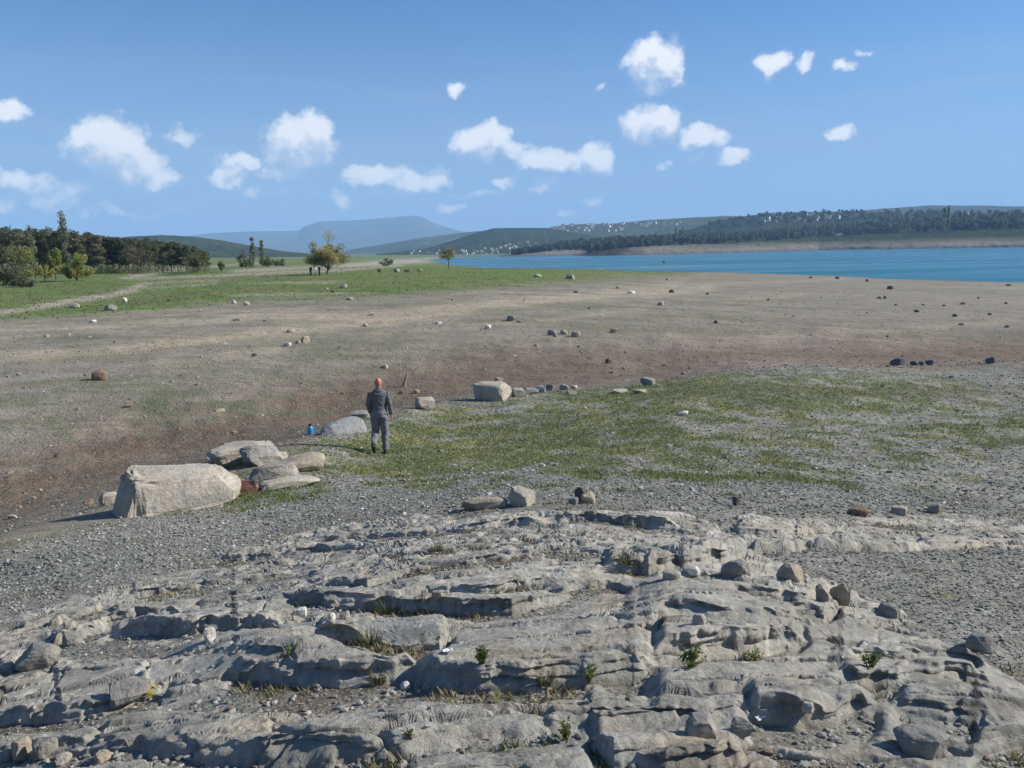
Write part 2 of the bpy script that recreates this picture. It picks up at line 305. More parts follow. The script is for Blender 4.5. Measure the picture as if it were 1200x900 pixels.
# ---------------------------------------------------------------- the rock outcrop: ledges traced as lines on the slope
def curve(pts):
    P = [pix_polar(px, py, dmax=60) for px, py in pts]; P.sort()
    return np.array([p[0] for p in P]), np.array([p[1] for p in P])
LEDGES = [  # (front foot line in pixels), step height m, run of the slab behind m, steepness m
    ([(-60,848),(0,843),(60,837),(120,830),(160,816),(188,806)], .15, .75, .07),
    ([(-80,893),(0,884),(60,880),(120,874),(185,868)], .13, .30, .06),
    ([(188,884),(240,893),(320,894),(400,890),(470,880),(522,868)], .17, .45, .07),
    ([(268,798),(330,805),(400,808),(455,803),(495,797)], .18, .75, .06),
    ([(488,802),(540,806),(600,808),(680,806),(740,800),(772,792)], .24, .80, .08),
    ([(764,786),(800,778),(860,768),(910,762),(944,756)], .22, .60, .06),
    ([(758,838),(800,846),(860,850),(930,850),(980,846),(1026,834)], .25, .62, .07),
    ([(690,868),(720,900),(780,912),(840,905),(880,888)], .26, .55, .09),
    ([(520,876),(580,868),(640,862),(700,852),(770,846)], .12, .40, .06),
    ([(470,935),(560,925),(640,918),(700,908)], .14, .40, .06),
    ([(860,900),(940,892),(1010,884),(1080,892)], .10, .30, .06),
    ([(372,752),(400,752),(440,758),(480,764),(516,760),(528,748)], .22, .55, .06),
    ([(338,702),(400,711),(470,715),(540,720),(600,720),(650,710),(690,694)], .19, .60, .06),
    ([(128,748),(180,740),(226,738),(290,732),(335,738)], .16, .55, .06),
    ([(56,754),(100,742),(160,727),(216,722)], .12, .45, .05),
    ([(332,700),(380,705),(440,703),(500,694),(570,693),(640,684)], .14, .50, .06),
    ([(376,684),(430,683),(480,667),(530,662),(590,656),(612,650)], .17, .70, .06),
    ([(206,664),(250,658),(320,651),(370,643),(432,640)], .13, .65, .06),
    ([(376,634),(430,629),(500,625),(560,619),(600,613),(644,614)], .13, .75, .07),
    ([(636,610),(690,608),(740,614),(796,620)], .16, .75, .08),
    ([(640,645),(690,646),(730,650)], .13, .45, .06),
    ([(706,668),(760,673),(810,668),(850,660),(874,650)], .30, .80, .09),
    ([(640,688),(660,690),(700,684),(735,690)], .11, .40, .06),
    ([(778,733),(830,738),(890,742),(948,744)], .13, .45, .06),
    ([(800,690),(850,692),(892,690),(915,684)], .09, .35, .05),
    ([(860,702),(900,708),(945,712),(975,704)], .15, .45, .05),
    ([(930,728),(965,734),(985,722)], .16, .40, .05),
    ([(980,800),(1040,806),(1100,800),(1150,804)], .14, .50, .06),
    ([(1050,836),(1110,842),(1160,846),(1230,840)], .14, .45, .06),
    ([(1140,888),(1190,884),(1260,878)], .16, .40, .06),
    ([(1000,768),(1050,772),(1110,776),(1145,784)], .12, .40, .06),
    ([(0,786),(30,782),(62,776)], .10, .30, .05),
    ([(280,772),(330,782),(350,796)], .05, .2, .05),
    ([(150,700),(220,690),(300,678),(360,668)], .10, .50, .06),
    ([(20,735),(70,724),(130,708)], .09, .4, .06),
    ([(440,650),(500,648),(560,640),(620,632)], .10, .45, .06),
    # the separate strip of rock at the right
    ([(880,648),(910,650),(942,648)], .20, .45, .05),
    ([(940,644),(1000,647),(1060,645),(1130,642),(1215,640)], .17, .55, .06),
    ([(850,622),(900,626),(950,624),(1000,622)], .12, .55, .06),
    ([(1010,612),(1080,616),(1150,614),(1215,608)], .09, .6, .06),
]
LC = [curve(l[0]) for l in LEDGES]
N_STRIP = 4
TOPY = np.array([(-300,765),(-200,745),(0,712),(100,688),(200,662),(300,632),(380,612),(450,598),(560,588),(700,590),(800,597),(835,608),(875,632),(925,662),(965,676),(1005,694),(1055,712),(1105,745),(1165,778),(1205,795),(1300,835),(1500,900)], float)
def ledge_line(i, az):
    """distance of ledge i's front foot along azimuths az, with its own wobble"""
    a, dl = LC[i]; d = np.interp(az, a, dl); u = np.sin(az)*d*.987+np.cos(az)*d*.159; k = i*7.3
    n_ = lambda f, s: fbm(u*f+k, np.full_like(u, k), 3, s)
    return d + .11*n_(.8, 21) + .028*n_(4, 22) + .035*np.tanh(6*n_(2.2, 23))*sstep(-.3, .3, n_(.7, 24)) + .012*np.tanh(8*n_(7, 25))
def rock_field(AZ, D, px, py):
    """AZ, D grids -> rock height above the smooth slope, id of the ledge (-1 none), outcrop mask"""
    X = np.sin(AZ)*D; Y = np.cos(AZ)*D
    ca, sa = math.cos(.16), math.sin(.16)
    U = X*ca+Y*sa; Vv = -X*sa+Y*ca                             # along / across the strike
    m1 = sstep(-9, 12, py-np.interp(px, TOPY[:, 0], TOPY[:, 1]) + 13*fbm(X*1.1, Y*1.1, 3, 5))
    m2 = sstep(836, 870, px+10*fbm(X*2, Y*2, 2, 9))*sstep(596, 606, py+8*fbm(X*1.5, Y*1.5, 3, 7))*(1-sstep(642, 650, py+3*fbm(X*3, Y*3, 2, 8)))
    M = np.maximum(m1, m2)
    h = np.full(AZ.shape, .012); best = np.full(AZ.shape, .012); idx = np.full(AZ.shape, -1); und = np.zeros(AZ.shape); fm = np.zeros(AZ.shape)
    c1, c2, cid = cells(U*1.5+.25*fbm(U*3, Vv*3, 2, 31), Vv*3.8, 33)
    hv = np.clip(.85+.5*fbm(U*.5, Vv*.6, 3, 24), .35, 1.2); sv = np.exp(1.1*fbm(U*.9+4, Vv*.9, 2, 25)); gap = .14*np.clip(fbm(U*1.1, Vv*1.1+9, 3, 26)+.15, 0, 1)
    rough = .8+.5*fbm(U*.9, Vv*.9, 2, 41)
    for i, (pts, hh, run, st) in enumerate(LEDGES):
        a, dl = LC[i]; a0, a1 = a[0], a[-1]; w = (a1-a0)
        inn = (AZ[0] > a0-.35*w) & (AZ[0] < a1+.35*w)
        if not inn.any(): continue
        ks = np.where(inn)[0]; k0, k1 = ks[0], ks[-1]+1
        az = AZ[:, k0:k1]; ln_ = ledge_line(i, AZ[0, k0:k1])
        s = D[:, k0:k1]-ln_[None]
        win = sstep(a0-.06*w, a0+.10*w, az)*(1-sstep(a1-.10*w, a1+.06*w, az))
        sq = st*.7*np.clip(sv[:, k0:k1], .4, 1.8); gp = gap[:, k0:k1]
        f = (.58*sstep(0, sq, s)+.42*sstep(gp, gp+sq*.9, s))*np.clip(1-s/(run*1.4), 0, 1)**.5
        und[:, k0:k1] += win*hv[:, k0:k1]*np.clip(hh, 0, .2)*.55*np.exp(-((s-.12*sq)/(.40*sq+.012))**2)*np.clip(1.4-sv[:, k0:k1], 0, 1)
        fm[:, k0:k1] = np.maximum(fm[:, k0:k1], win*np.exp(-((s-.55*sq)/(.65*sq+.02))**2))
        tr = np.exp(-((s+.10)/.12)**2)*.55*(1-sstep(-.02, .05, s))
        c = hh*np.interp(dl.mean(), [3.2, 5.5], [.50, .76])*win*f*hv[:, k0:k1]
        wq = sstep(0, .05, c); h[:, k0:k1] = h[:, k0:k1]*(1-.65*wq)+c-.03*wq - hh*tr*win
        b = best[:, k0:k1]; better = c > b
        idx[:, k0:k1] = np.where(better, i, idx[:, k0:k1]); best[:, k0:k1] = np.where(better, c, b)
    # undulating slab tops, water-worn hollows, cracks between the blocks
    h = h + .038*fbm(U*.55, Vv*1.7, 3, 51) + .014*fbm(U*2.0, Vv*6.5, 3, 52)*rough + .010*fbm(U*11, Vv*16, 3, 53) + .004*fbm(U*40, Vv*48, 2, 54)
    far_r = sstep(4.5, 7.5, D)
    rg = 1-np.abs(fbm(U*2.0, Vv*8, 4, 56)); rg2 = np.abs(fbm(U*7, Vv*16, 3, 57))
    h = h + (.010+.034*far_r)*(rg-.75) - (.006+.024*far_r)*rg2
    # thin bedding: the slab tops break into small steps
    q_ = .034; w_ = h/q_ + 1.1*fbm(U*.6, Vv*1.7, 3, 58)+.3*fbm(U*3.5, Vv*8, 2, 59); fl_ = np.floor(w_); fr_ = w_-fl_
    tz = sstep(-.35, .1, fbm(U*.6+8, Vv*.6, 2, 60)); h = h + tz*.75*q_*(sstep(.30, .70, fr_)-fr_)
    broken = sstep(.0, .35, fbm(U*.7, Vv*.7, 2, 61))
    h = h + broken*(.03*(cid-.5) - .045*np.exp(-((c2-c1)/.07)**2))
    p1, p2, pid = cells(U*3.8, Vv*10, 66)
    pitzone = sstep(.05, .3, fbm(U*.55+3, Vv*.55, 2, 67))
    h = h - (pitzone*.015+.050*far_r)*np.clip(.45-p1, 0, 1)/.45*(pid > .45) + pitzone*.02*(pid-.5)
    lc = np.abs(fbm(U*.5, Vv*1.9, 3, 71)); h = h - .045*np.exp(-(lc/.018)**2)
    lc2 = np.abs(fbm(U*1.15+20, Vv*.45, 3, 72)); h = h - .035*np.exp(-(lc2/.012)**2)*sstep(.0, .4, fbm(U*.5, Vv*.5+30, 2, 73))
    lc3 = np.abs(fbm(U*.35+7, Vv*2.6, 2, 74)); h = h - .045*np.exp(-(lc3/.022)**2)
    # rounded back of the outcrop towards the gravel at the right, with a ridge left of it
    h = h + .09*np.exp(-((px-900)/120)**2-((py-700)/55)**2) + .08*np.exp(-((px-800)/70)**2-((py-715)/45)**2) + .06*np.exp(-((px-1100)/90)**2-((py-800)/45)**2) + .10*np.exp(-((px-340)/90)**2-((py-770)/25)**2)
    h = h - .13*np.exp(-((px-445)/70)**2-((py-757)/13)**2) - .10*np.exp(-((px-330)/140)**2-((py-822)/12)**2) - .08*np.exp(-((px-140)/90)**2-((py-762)/11)**2)- .14*np.exp(-((px-985)/30)**2-((py-855)/12)**2)
    h = h - (1-M)*.55
    h[:, 1:-1] = .25*h[:, :-2]+.5*h[:, 1:-1]+.25*h[:, 2:]
    soft = M*sstep(.005, .045, h)
    zz = h*1.0
    fr = 1.0*(.030*fbm(U*5, zz*16+Vv*1.5, 3, 75)+.018*np.tanh(4*fbm(U*3, zz*42, 2, 76))+.020*np.tanh(5*fbm(U*11, zz*5+3, 2, 77))+.007*fbm(U*30, zz*60, 2, 78))
    sh_ = (und*1.25+fm*fr)*soft
    for _ in range(1): sh_[:, 1:-1] = .25*sh_[:, :-2]+.5*sh_[:, 1:-1]+.25*sh_[:, 2:]
    return h, idx, M, sh_, fm

# ---------------------------------------------------------------- colours of the ground by zone (bare albedo)
C_gravel = np.array([.24, .238, .20]); C_gravel2 = np.array([.175, .178, .148]); C_soil = np.array([.17, .135, .10])
C_tan = np.array([.36, .31, .225]); C_grey = np.array([.232, .212, .168]); C_olive = np.array([.160, .160, .100]); C_brown = np.array([.150, .114, .078])
C_grass = np.array([.115, .155, .045]); C_yell = np.array([.24, .225, .06]); C_track = np.array([.36, .32, .25])
C_rockA = np.array([.425, .408, .35]); C_rockB = np.array([.29, .287, .252]); C_rockC = np.array([.36, .305, .225])
E_az, E_d = curve([(e[0], e[1]+1.5) for e in EDGE]); E_d = np.array(sorted([(az_tan(e[0], e[1])[0], e[2]) for e in EDGE]))[:, 1]; E_az = np.array(sorted([(float(az_tan(e[0], e[1])[0]), e[2]) for e in EDGE]))[:, 0]
def mixc(c, d, t): return c*(1-t[..., None])+d*t[..., None]
def line_mask(px, py, pts, w):
    p = np.array(pts, float); yy = np.interp(px, p[:, 0], p[:, 1]); ends = sstep(p[0, 0]-12, p[0, 0]+12, px)*(1-sstep(p[-1, 0]-12, p[-1, 0]+12, px))
    return np.exp(-((py-yy)/w)**2)*ends
def grass_near(px, py, X, Y):
    g = lambda cx, cy, sx, sy, a=1: a*np.exp(-((px-cx)/sx)**2-((py-cy)/sy)**2)
    m = g(620,497,250,38,.95)+g(450,545,150,30,.75)+g(300,578,130,20,.75)+g(760,455,200,15,.9)+g(960,455,240,24,.9)+g(900,560,220,20,.42)+g(1150,500,120,26,.5)+g(960,475,120,9,.55)+g(210,600,80,14,.65)+g(1000,520,320,55,.42)+g(700,540,330,32,.40)+g(250,545,60,16,.5)
    return np.clip(m, 0, 1.1)
def ground_colour(AZ, D, px, py, isrock, rockh):
    X = np.sin(AZ)*D; Y = np.cos(AZ)*D
    n1 = fbm(X*.35, Y*.35, 4, 101); n2 = fbm(X*1.7, Y*1.7, 4, 102); n3 = fbm(X*9, Y*9, 3, 103)
    ld = np.log(D); st = fbm(AZ*7+ld*.8, ld*26, 4, 104); st2 = fbm(AZ*16, ld*60, 3, 105)   # long shore-parallel streaks
    near = 1-sstep(-.06, .05, np.log(D/np.interp(AZ, E_az, E_d))+.05*n2)
    # near bank
    c = mixc(np.broadcast_to(C_gravel, X.shape+(3,)).copy(), C_gravel2, np.clip(.5+.9*n2, 0, 1))
    c = c*(1+.22*n3)[..., None]
    c = mixc(c, C_soil, np.clip(.25*sstep(.1, .6, n1)+sstep(.25, .6, n2)*.35, 0, 1))
    gm = grass_near(px, py, X, Y); gr = sstep(.46, .88, gm*.78+.70*n2+.35*n3+.20*n1)
    c = mixc(c, mixc(np.broadcast_to(C_grass*.9, X.shape+(3,)), C_yell, sstep(.0, .5, fbm(X*.8, Y*.8, 3, 107)+.3*n3)), gr*.72)
    c = mixc(c, np.array([.125, .118, .070]), np.clip(np.exp(-((px-1060)/190)**2-((py-458+6*n1)/7)**2)*(.75+.5*n2), 0, .85))
    # across the gully
    f = mixc(np.broadcast_to(C_grey, X.shape+(3,)).copy(), C_olive, sstep(-.25, .5, st+.5*n1)*.8*(1-sstep(700, 1000, px)*.5))
    f = mixc(f, C_tan, sstep(.2, .7, fbm(AZ*5+9, ld*16, 4, 106)+.35*st2)*.45)
    fl = np.array(FLOOR); fy = np.interp(px, fl[:, 0], fl[:, 1]-12); hw = np.interp(px, [0, 400, 800, 1200], [46, 34, 26, 18])
    br = np.exp(-((py-fy)/hw)**2); f = mixc(f, C_brown, np.clip(br*1.15+.35*n1*br+.2*st*br, 0, 1))
    f = mixc(f, np.array([.18, .148, .115]), np.clip(.8*np.exp(-((px-700)/170)**2-((py-425)/18)**2)*(.55+.5*n2), 0, .8))
    f = mixc(f, np.array([.30, .26, .21]), np.clip(.9*np.exp(-((px-900)/220)**2-((py-402)/10)**2)*(.6+.6*st), 0, 1))
    f = mixc(f, np.array([.29, .245, .20]), np.clip(.8*np.exp(-((px-900)/90)**2-((py-428)/9)**2)*(.6+.6*n2), 0, 1))
    for pts, w, a in [([(-200,438),(0,418),(120,410),(250,398),(360,386),(480,372),(560,364)],6.5,1.1),([(-100,392),(0,386),(140,383),(300,372),(420,372),(520,360),(640,352),(760,345),(840,336)],5.,1.0),
                      ([(180,428),(280,416),(330,410)],7,.5),([(430,390),(560,382),(640,376),(760,362)],2.5,.5),([(560,356),(700,346),(800,332)],5,.7),([(840,334),(900,331),(1000,326)],2,.5),([(900,396),(1040,388),(1180,376)],3,.5),([(860,352),(940,346)],1.6,.7)]:
        f = mixc(f, C_tan, line_mask(px, py+2.5*st2+2*n1, pts, w)*np.clip(a*(.75+.6*n2), 0, 1))
    f = mixc(f, np.array([.115, .135, .07]), sstep(.1, .5, fbm(AZ*22, ld*17, 3, 108))*.75*np.exp(-((px-200)/260)**2-((py-480)/55)**2))
    f = mixc(f, np.array([.14, .14, .10]), np.clip(np.exp(-((px-1150)/130)**2-((py-391)/7)**2)*.8, 0, 1)*(.6+.5*st))
    f = f*(1+.10*n3+.12*st2)[..., None]
    # meadow with pale tracks
    gy = np.interp(px, [-300,0,150,300,420,560,640,700,800,840,1500], [389,375,365,352,349,339,334,329,323,315,300])
    md = 1-sstep(-7, 5, py-gy+5*st+3*n1)
    mc = mixc(np.broadcast_to(C_grass*np.array([.95, 1.08, .9]), X.shape+(3,)).copy(), np.array([.15, .15, .065]), sstep(-.3, .5, st+.4*n1)*.8)
    mc = mc*(1+.15*n1+.12*st2)[..., None]
    for pts, w, a in [([(-150,393),(0,366),(60,357),(120,348),(150,340),(172,333)],3.2,1.1),([(130,347),(170,338),(250,333)],2.0,.6),([(172,333),(210,330),(260,329)],1.6,.6),([(140,326),(175,321),(200,316),(245,313)],2.0,.9),([(145,327),(240,324),(320,320),(400,317),(470,311)],1.6,.9),
                      ([(270,318),(360,314),(440,309),(520,304)],2.2,.95),([(400,312),(470,306),(540,304)],2.8,.9),([(280,332),(340,331),(400,331)],1.6,.55),([(270,347),(340,345),(440,343)],1.8,.6),([(240,313),(290,309),(330,308)],1.2,.7)]:
        mc = mixc(mc, C_track, line_mask(px, py+1.2*st2, pts, w)*np.clip(a*(.85+.4*n2), 0, 1))
    f = mixc(f, mc, md)
    sh = sstep(.05, .6, base(AZ, ld)); f = mixc(f*.72, f, sh)                         # wet rim at the water
    c = mixc(f, c, near)
    # rock
    rA = mixc(np.broadcast_to(C_rockA, X.shape+(3,)).copy(), C_rockB, np.clip(.5+.8*fbm(X*1.1, Y*1.6, 4, 111), 0, 1))
    rA = mixc(rA, C_rockC, sstep(.25, .7, fbm(X*1.6+5, Y*1.6, 4, 112))*.55)
    rA = mixc(rA, np.array([.125, .125, .11]), sstep(.2, .65, fbm(X*3.3, Y*5, 4, 115)+.3*fbm(X*17, Y*20, 2, 116))*.55)
    rA = rA*(1+.20*fbm(X*6, Y*9, 4, 113)+.20*fbm(X*30, Y*34, 2, 114))[..., None]
    soil = mixc(np.broadcast_to(np.array([.19, .175, .145]), X.shape+(3,)).copy(), np.array([.15, .115, .08]), sstep(-.2, .5, n2))
    soil = soil*(1+.25*n3)[..., None]
    return np.clip(np.where(isrock[..., None], rA, c), .01, .8), soil, gr*near, near, md

# ---------------------------------------------------------------- ground sheets
AZN = math.radians(40)
azN = np.linspace(-AZN, AZN, 1141); ldN = np.linspace(math.log(2.15), math.log(14.5), 720)
def near_sheet():
    # rows bunch up on the ledge faces and follow them
    nrow = len(ldN); fine = np.linspace(ldN[0], ldN[-1], 2600); dens = np.full((2600, len(azN)), 1.)
    for i, (pts, hh, run, st) in enumerate(LEDGES):
        a, dl = LC[i]; w = a[-1]-a[0]; ks = np.where((azN > a[0]-.10*w) & (azN < a[-1]+.10*w))[0]
        if not len(ks): continue
        l = ledge_line(i, azN[ks]); t = (np.exp(fine)[:, None]-l[None]-.04)/.055
        tp = sstep(a[0]-.10*w, a[0]+.05*w, azN[ks])*(1-sstep(a[-1]-.05*w, a[-1]+.10*w, azN[ks]))
        dens[:, ks] += 5.0*tp*np.exp(-t*t)
    cum = np.cumsum(dens, 0); cum = (cum-cum[:1])/(cum[-1:]-cum[:1]); LD = np.empty((nrow, len(azN))); q = np.linspace(0, 1, nrow)
    for j in range(len(azN)): LD[:, j] = np.interp(q, cum[:, j], fine)
    AZ = np.broadcast_to(azN[None], LD.shape); D = np.exp(LD); Z0 = base(AZ, LD); X = np.sin(AZ)*D; Y = np.cos(AZ)*D
    px, py = project(X, Y, Z0)
    rh, idx, M, und, fm = rock_field(AZ, D, px, py)
    fill = .022*fbm(X*.9, Y*.9, 3, 81)+.010*fbm(X*5, Y*5, 3, 82)+.005*fbm(X*22, Y*22, 2, 83)
    fill = fill-.03*M
    k = .012; hm = np.clip(.5+.5*(rh-fill)/k, 0, 1); H = fill*(1-hm)+rh*hm+k*hm*(1-hm)
    # blend away towards the outer edge of the sheet
    H = H*sstep(math.log(14.5), math.log(13.2), LD)+.02*fbm(X*.9, Y*.9, 3, 81)*0
    isrock = (rh > fill+.002) & (M > .15)
    c, soil, gr, near, md = ground_colour(AZ, D, px, py, isrock, rh)
    t = np.clip(M, 0, 1)*(~isrock)*sstep(-.5, .6, fbm(X*1.3, Y*1.3, 3, 84)+.15)
    c = mixc(c, soil, t*.85)
    Z = Z0+H; D2 = D+und; X = np.sin(AZ)*D2; Y = np.cos(AZ)*D2
    Z[-1, 1::2] = .5*(Z[-1, 0:-1:2]+Z[-1, 2::2])
    return dict(X=X, Y=Y, Z=Z, c=c, isrock=isrock, idx=idx, gr=gr, near=near, M=M, px=px, py=py, rh=rh, md=md, LD=LD)
NS = near_sheet()
azF = np.concatenate([-np.linspace(math.radians(44), AZN, 22)[:-1], azN[::2], np.linspace(AZN, math.radians(44), 22)[1:]])
ldF = np.concatenate([np.linspace(math.log(14.5), math.log(60), 200), np.linspace(math.log(60), math.log(500), 150)[1:], np.linspace(math.log(500), math.log(16000), 22)[1:]])
def far_sheet():
    AZ, LD = np.meshgrid(azF, ldF); D = np.exp(LD); Z0 = base(AZ, LD); X = np.sin(AZ)*D; Y = np.cos(AZ)*D
    px, py = project(X, Y, Z0)
    am = np.clip(D/40, .3, 1.6)
    H = .05*am*fbm(X*.45, Y*.45, 4, 91)+.022*fbm(X*1.8, Y*1.8, 4, 92)*np.clip(60/D, .2, 1)+.16*fbm(X*.05, Y*.05, 3, 93)*sstep(40, 90, D)
    rl = np.exp(-((py-np.interp(px, np.array(FLOOR)[:, 0], np.array(FLOOR)[:, 1]-30))/38)**2)*(D < 80)
    H = H + rl*.09*fbm(AZ*40, LD*9, 3, 94)
    H = H*sstep(math.log(14.5), math.log(16.5), LD)
    c, soil, gr, near, md = ground_colour(AZ, D, px, py, np.zeros(X.shape, bool), H)
    return dict(X=X, Y=Y, Z=Z0+H, c=c, gr=gr, near=near, px=px, py=py, md=md, D=D, LD=LD, AZ=AZ)
FS = far_sheet()
def height(x, y):
    """height of the built ground under a point (bilinear in the polar sheets)"""
    az = math.atan2(x, y); ld = math.log(max(math.hypot(x, y), .31))
    if abs(az) < AZN-1e-4 and ldN[0] < ld < ldN[-1]:
        a = (az-azN[0])/(azN[1]-azN[0]); S = NS['Z']; j = min(int(a), S.shape[1]-2); fa = a-j; cl = NS['LD'][:, j]
        i = max(0, min(int(np.searchsorted(cl, ld))-1, S.shape[0]-2)); fb = min(1., max(0., (ld-cl[i])/(cl[i+1]-cl[i])))
        return float((S[i, j]*(1-fa)+S[i, j+1]*fa)*(1-fb)+(S[i+1, j]*(1-fa)+S[i+1, j+1]*fa)*fb)
    if abs(az) < math.radians(43.9) and ldF[0] <= ld < ldF[-2]:
        i = max(0, min(np.searchsorted(ldF, ld)-1, len(ldF)-2)); j = max(0, min(np.searchsorted(azF, az)-1, len(azF)-2)); S = FS['Z']
        fb = (ld-ldF[i])/(ldF[i+1]-ldF[i]); fa = (az-azF[j])/(azF[j+1]-azF[j])
        return float((S[i, j]*(1-fa)+S[i, j+1]*fa)*(1-fb)+(S[i+1, j]*(1-fa)+S[i+1, j+1]*fa)*fb)
    return float(base(np.array([az]), np.array([ld]))[0])
# one ray-march table of the real surface: pixel -> point on the ground
def hit(px, py, dmin=2.2, dmax=2500):
    w = ray(px, py); hx = math.hypot(w[0], w[1]); az = math.atan2(w[0], w[1]); t = -w[2]/hx
    d = dmin
    while d < dmax:
        x, y = math.sin(az)*d, math.cos(az)*d
        z = height(x, y)
        if z >= EYE-d*t: return Vector((x, y, z))
        d *= 1.0+max(.0015, min(.01, (EYE-d*t-z)/max(d*t, .5)*.3))
    return Vector((math.sin(az)*d, math.cos(az)*d, height(math.sin(az)*d, math.cos(az)*d)))

def flat(S, *keys): return [S[k].reshape(-1, *S[k].shape[2:]) for k in keys]
def submesh(name, V, F, C, sel, mat):
    F = F[sel]; u, inv = np.unique(F, return_inverse=True)
    return mesh_np(name, V[u], inv.reshape(F.shape), mat, C[u])
def build_ground():
    nr, nc = NS['X'].shape; F = grid_faces(nr, nc)
    x, y, z, c = flat(NS, 'X', 'Y', 'Z', 'c'); V = np.stack([x, y, z], -1)
    ir = NS['isrock'].ravel()[F].sum(1) >= 2
    ids = np.where(ir, NS['idx'].ravel()[F[:, 0]], -2)
    strip = ir & (NS['py'].ravel()[F[:, 0]] < 655) & (NS['px'].ravel()[F[:, 0]] > 846)
    strip &= (NS['py'].ravel()[F[:, 0]] < np.interp(NS['px'].ravel()[F[:, 0]], TOPY[:, 0], TOPY[:, 1])+4)
    main = empty('rock_outcrop', (0, 5, height(0, 5)-.2))
    tag(main, 'broad pale grey bedrock outcrop in broken ledges filling the foreground', 'rock outcrop')
    side = empty('rock_outcrop', (4, 8.2, height(4, 8.2)-.2))
    tag(side, 'low strip of brownish rock ledges amid gravel at the right', 'rock outcrop')
    bpy.context.view_layer.update()
    for root, msk in ((main, ir & ~strip), (side, strip)):
        off = np.array(root.location)
        for i in range(-1, len(LEDGES)):
            s = msk & (ids == i)
            if s.sum() < (40 if i >= 0 else 1): 
                ids = np.where(s, -1, ids) if i >= 0 else ids
                continue
            mobj('rock_ledge' if i >= 0 else 'bedrock', submesh('rock', V-off, F, c, s, M_rock), root)
        # leftovers of tiny ledges
        s = msk & (ids == -1) & False
    g = mobj('ground', submesh('ground', V, F, c, ~ir, M_ground)); tag(g, kind='structure')
    nr, nc = FS['X'].shape; F = grid_faces(nr, nc); x, y, z, c = flat(FS, 'X', 'Y', 'Z', 'c'); V = np.stack([x, y, z], -1)
    d = np.hypot(x, y)[F[:, 0]]
    g2 = mobj('far_ground', mesh_np('far_ground', V, F, M_fground, c, smooth=True)); tag(g2, kind='structure')
    # the land round and behind the photographer
    az = np.radians(np.linspace(-180, 180, 289)); ld = np.concatenate([np.linspace(math.log(.05), math.log(.4), 4)[:-1], np.linspace(math.log(.4), math.log(16000), 200)])
    AZ, LD = np.meshgrid(az, ld); D = np.exp(LD); Z = base(AZ, LD)
    back = sstep(math.radians(40), math.radians(80), np.abs(AZ))
    Z = Z*(1-back)+back*(EYE-1.62+.03*np.minimum(D, 60)*(np.abs(AZ) > 1.2)-.2*np.clip(D/30, 0, 1)*(1-sstep(1.2, 1.9, np.abs(AZ)))+.12*fbm(np.sin(AZ)*D*.2, np.cos(AZ)*D*.2, 3, 95)*np.clip(D/5, 0, 1))
    Z = np.where((AZ > .5) & (AZ < 1.5) & (D > 150), np.minimum(Z, -3), Z)
    X = np.sin(AZ)*D; Y = np.cos(AZ)*D; Z = Z-.02
    F = grid_faces(*AZ.shape); cz = AZ.ravel()[F].mean(1); cd = LD.ravel()[F].mean(1)
    inside = ((np.abs(cz) < math.radians(39)) & (cd > math.log(2.35)) & (cd < math.log(14))) | ((np.abs(cz) < math.radians(42.5)) & (cd > math.log(15)) & (cd < math.log(15000)))
    cc = mixc(np.broadcast_to(C_gravel, AZ.shape+(3,)).copy(), C_gravel2, np.clip(.5+.9*fbm(X*1.7, Y*1.7, 4, 102), 0, 1)); cc = np.clip(cc*(1+.25*fbm(X*9, Y*9, 3, 103))[..., None], 0, 1)
    g3 = mobj('surrounding_ground', submesh('surround', np.stack([X, Y, Z], -1).reshape(-1, 3), F, cc.reshape(-1, 3), ~inside, M_ground)); tag(g3, kind='structure')
build_ground()

# ---------------------------------------------------------------- lake
def build_lake():
    m, nt, b = nodemat('lake_water'); N, L = nt.nodes, nt.links
    b.inputs['Base Color'].default_value = (.02, .135, .18, 1); b.inputs['Roughness'].default_value = .28; b.inputs['Specular IOR Level'].default_value = .32; b.inputs['IOR'].default_value = 1.33
    tc = N.new('ShaderNodeTexCoord'); mp = N.new('ShaderNodeMapping'); mp.inputs['Scale'].default_value = (.5, 1, 1); L.new(tc.outputs['Object'], mp.inputs[0])
    prev = None
    for sc, dist in ((.9, .35), (.12, .9)):
        nz = N.new('ShaderNodeTexNoise'); nz.inputs['Scale'].default_value = sc; nz.inputs['Detail'].default_value = 4; L.new(mp.outputs[0], nz.inputs['Vector'])
        bu = N.new('ShaderNodeBump'); bu.inputs['Strength'].default_value = 1; bu.inputs['Distance'].default_value = dist; L.new(nz.outputs['Fac'], bu.inputs['Height'])
        if prev: L.new(prev, bu.inputs['Normal'])
        prev = bu.outputs[0]
    wn = N.new('ShaderNodeTexNoise'); wn.inputs['Scale'].default_value = .012; wn.inputs['Detail'].default_value = 5; m2 = N.new('ShaderNodeMapping'); m2.inputs['Scale'].default_value = (.35, 2.2, 1); L.new(tc.outputs['Object'], m2.inputs[0]); L.new(m2.outputs[0], wn.inputs['Vector'])
    wr = N.new('ShaderNodeMapRange'); wr.inputs[1].default_value = .35; wr.inputs[2].default_value = .68; wr.inputs[3].default_value = .12; wr.inputs[4].default_value = .5; L.new(wn.outputs['Fac'], wr.inputs[0]); L.new(wr.outputs[0], b.inputs['Roughness'])
    L.new(prev, b.inputs['Normal'])
    V = [(-900, 150, 0), (5200, 90, 0), (5200, 5200, 0), (-900, 5200, 0)]
    o = mobj('lake', mesh_np('lake', V, [[0, 1, 2, 3]], m)); tag(o, kind='structure')
build_lake()

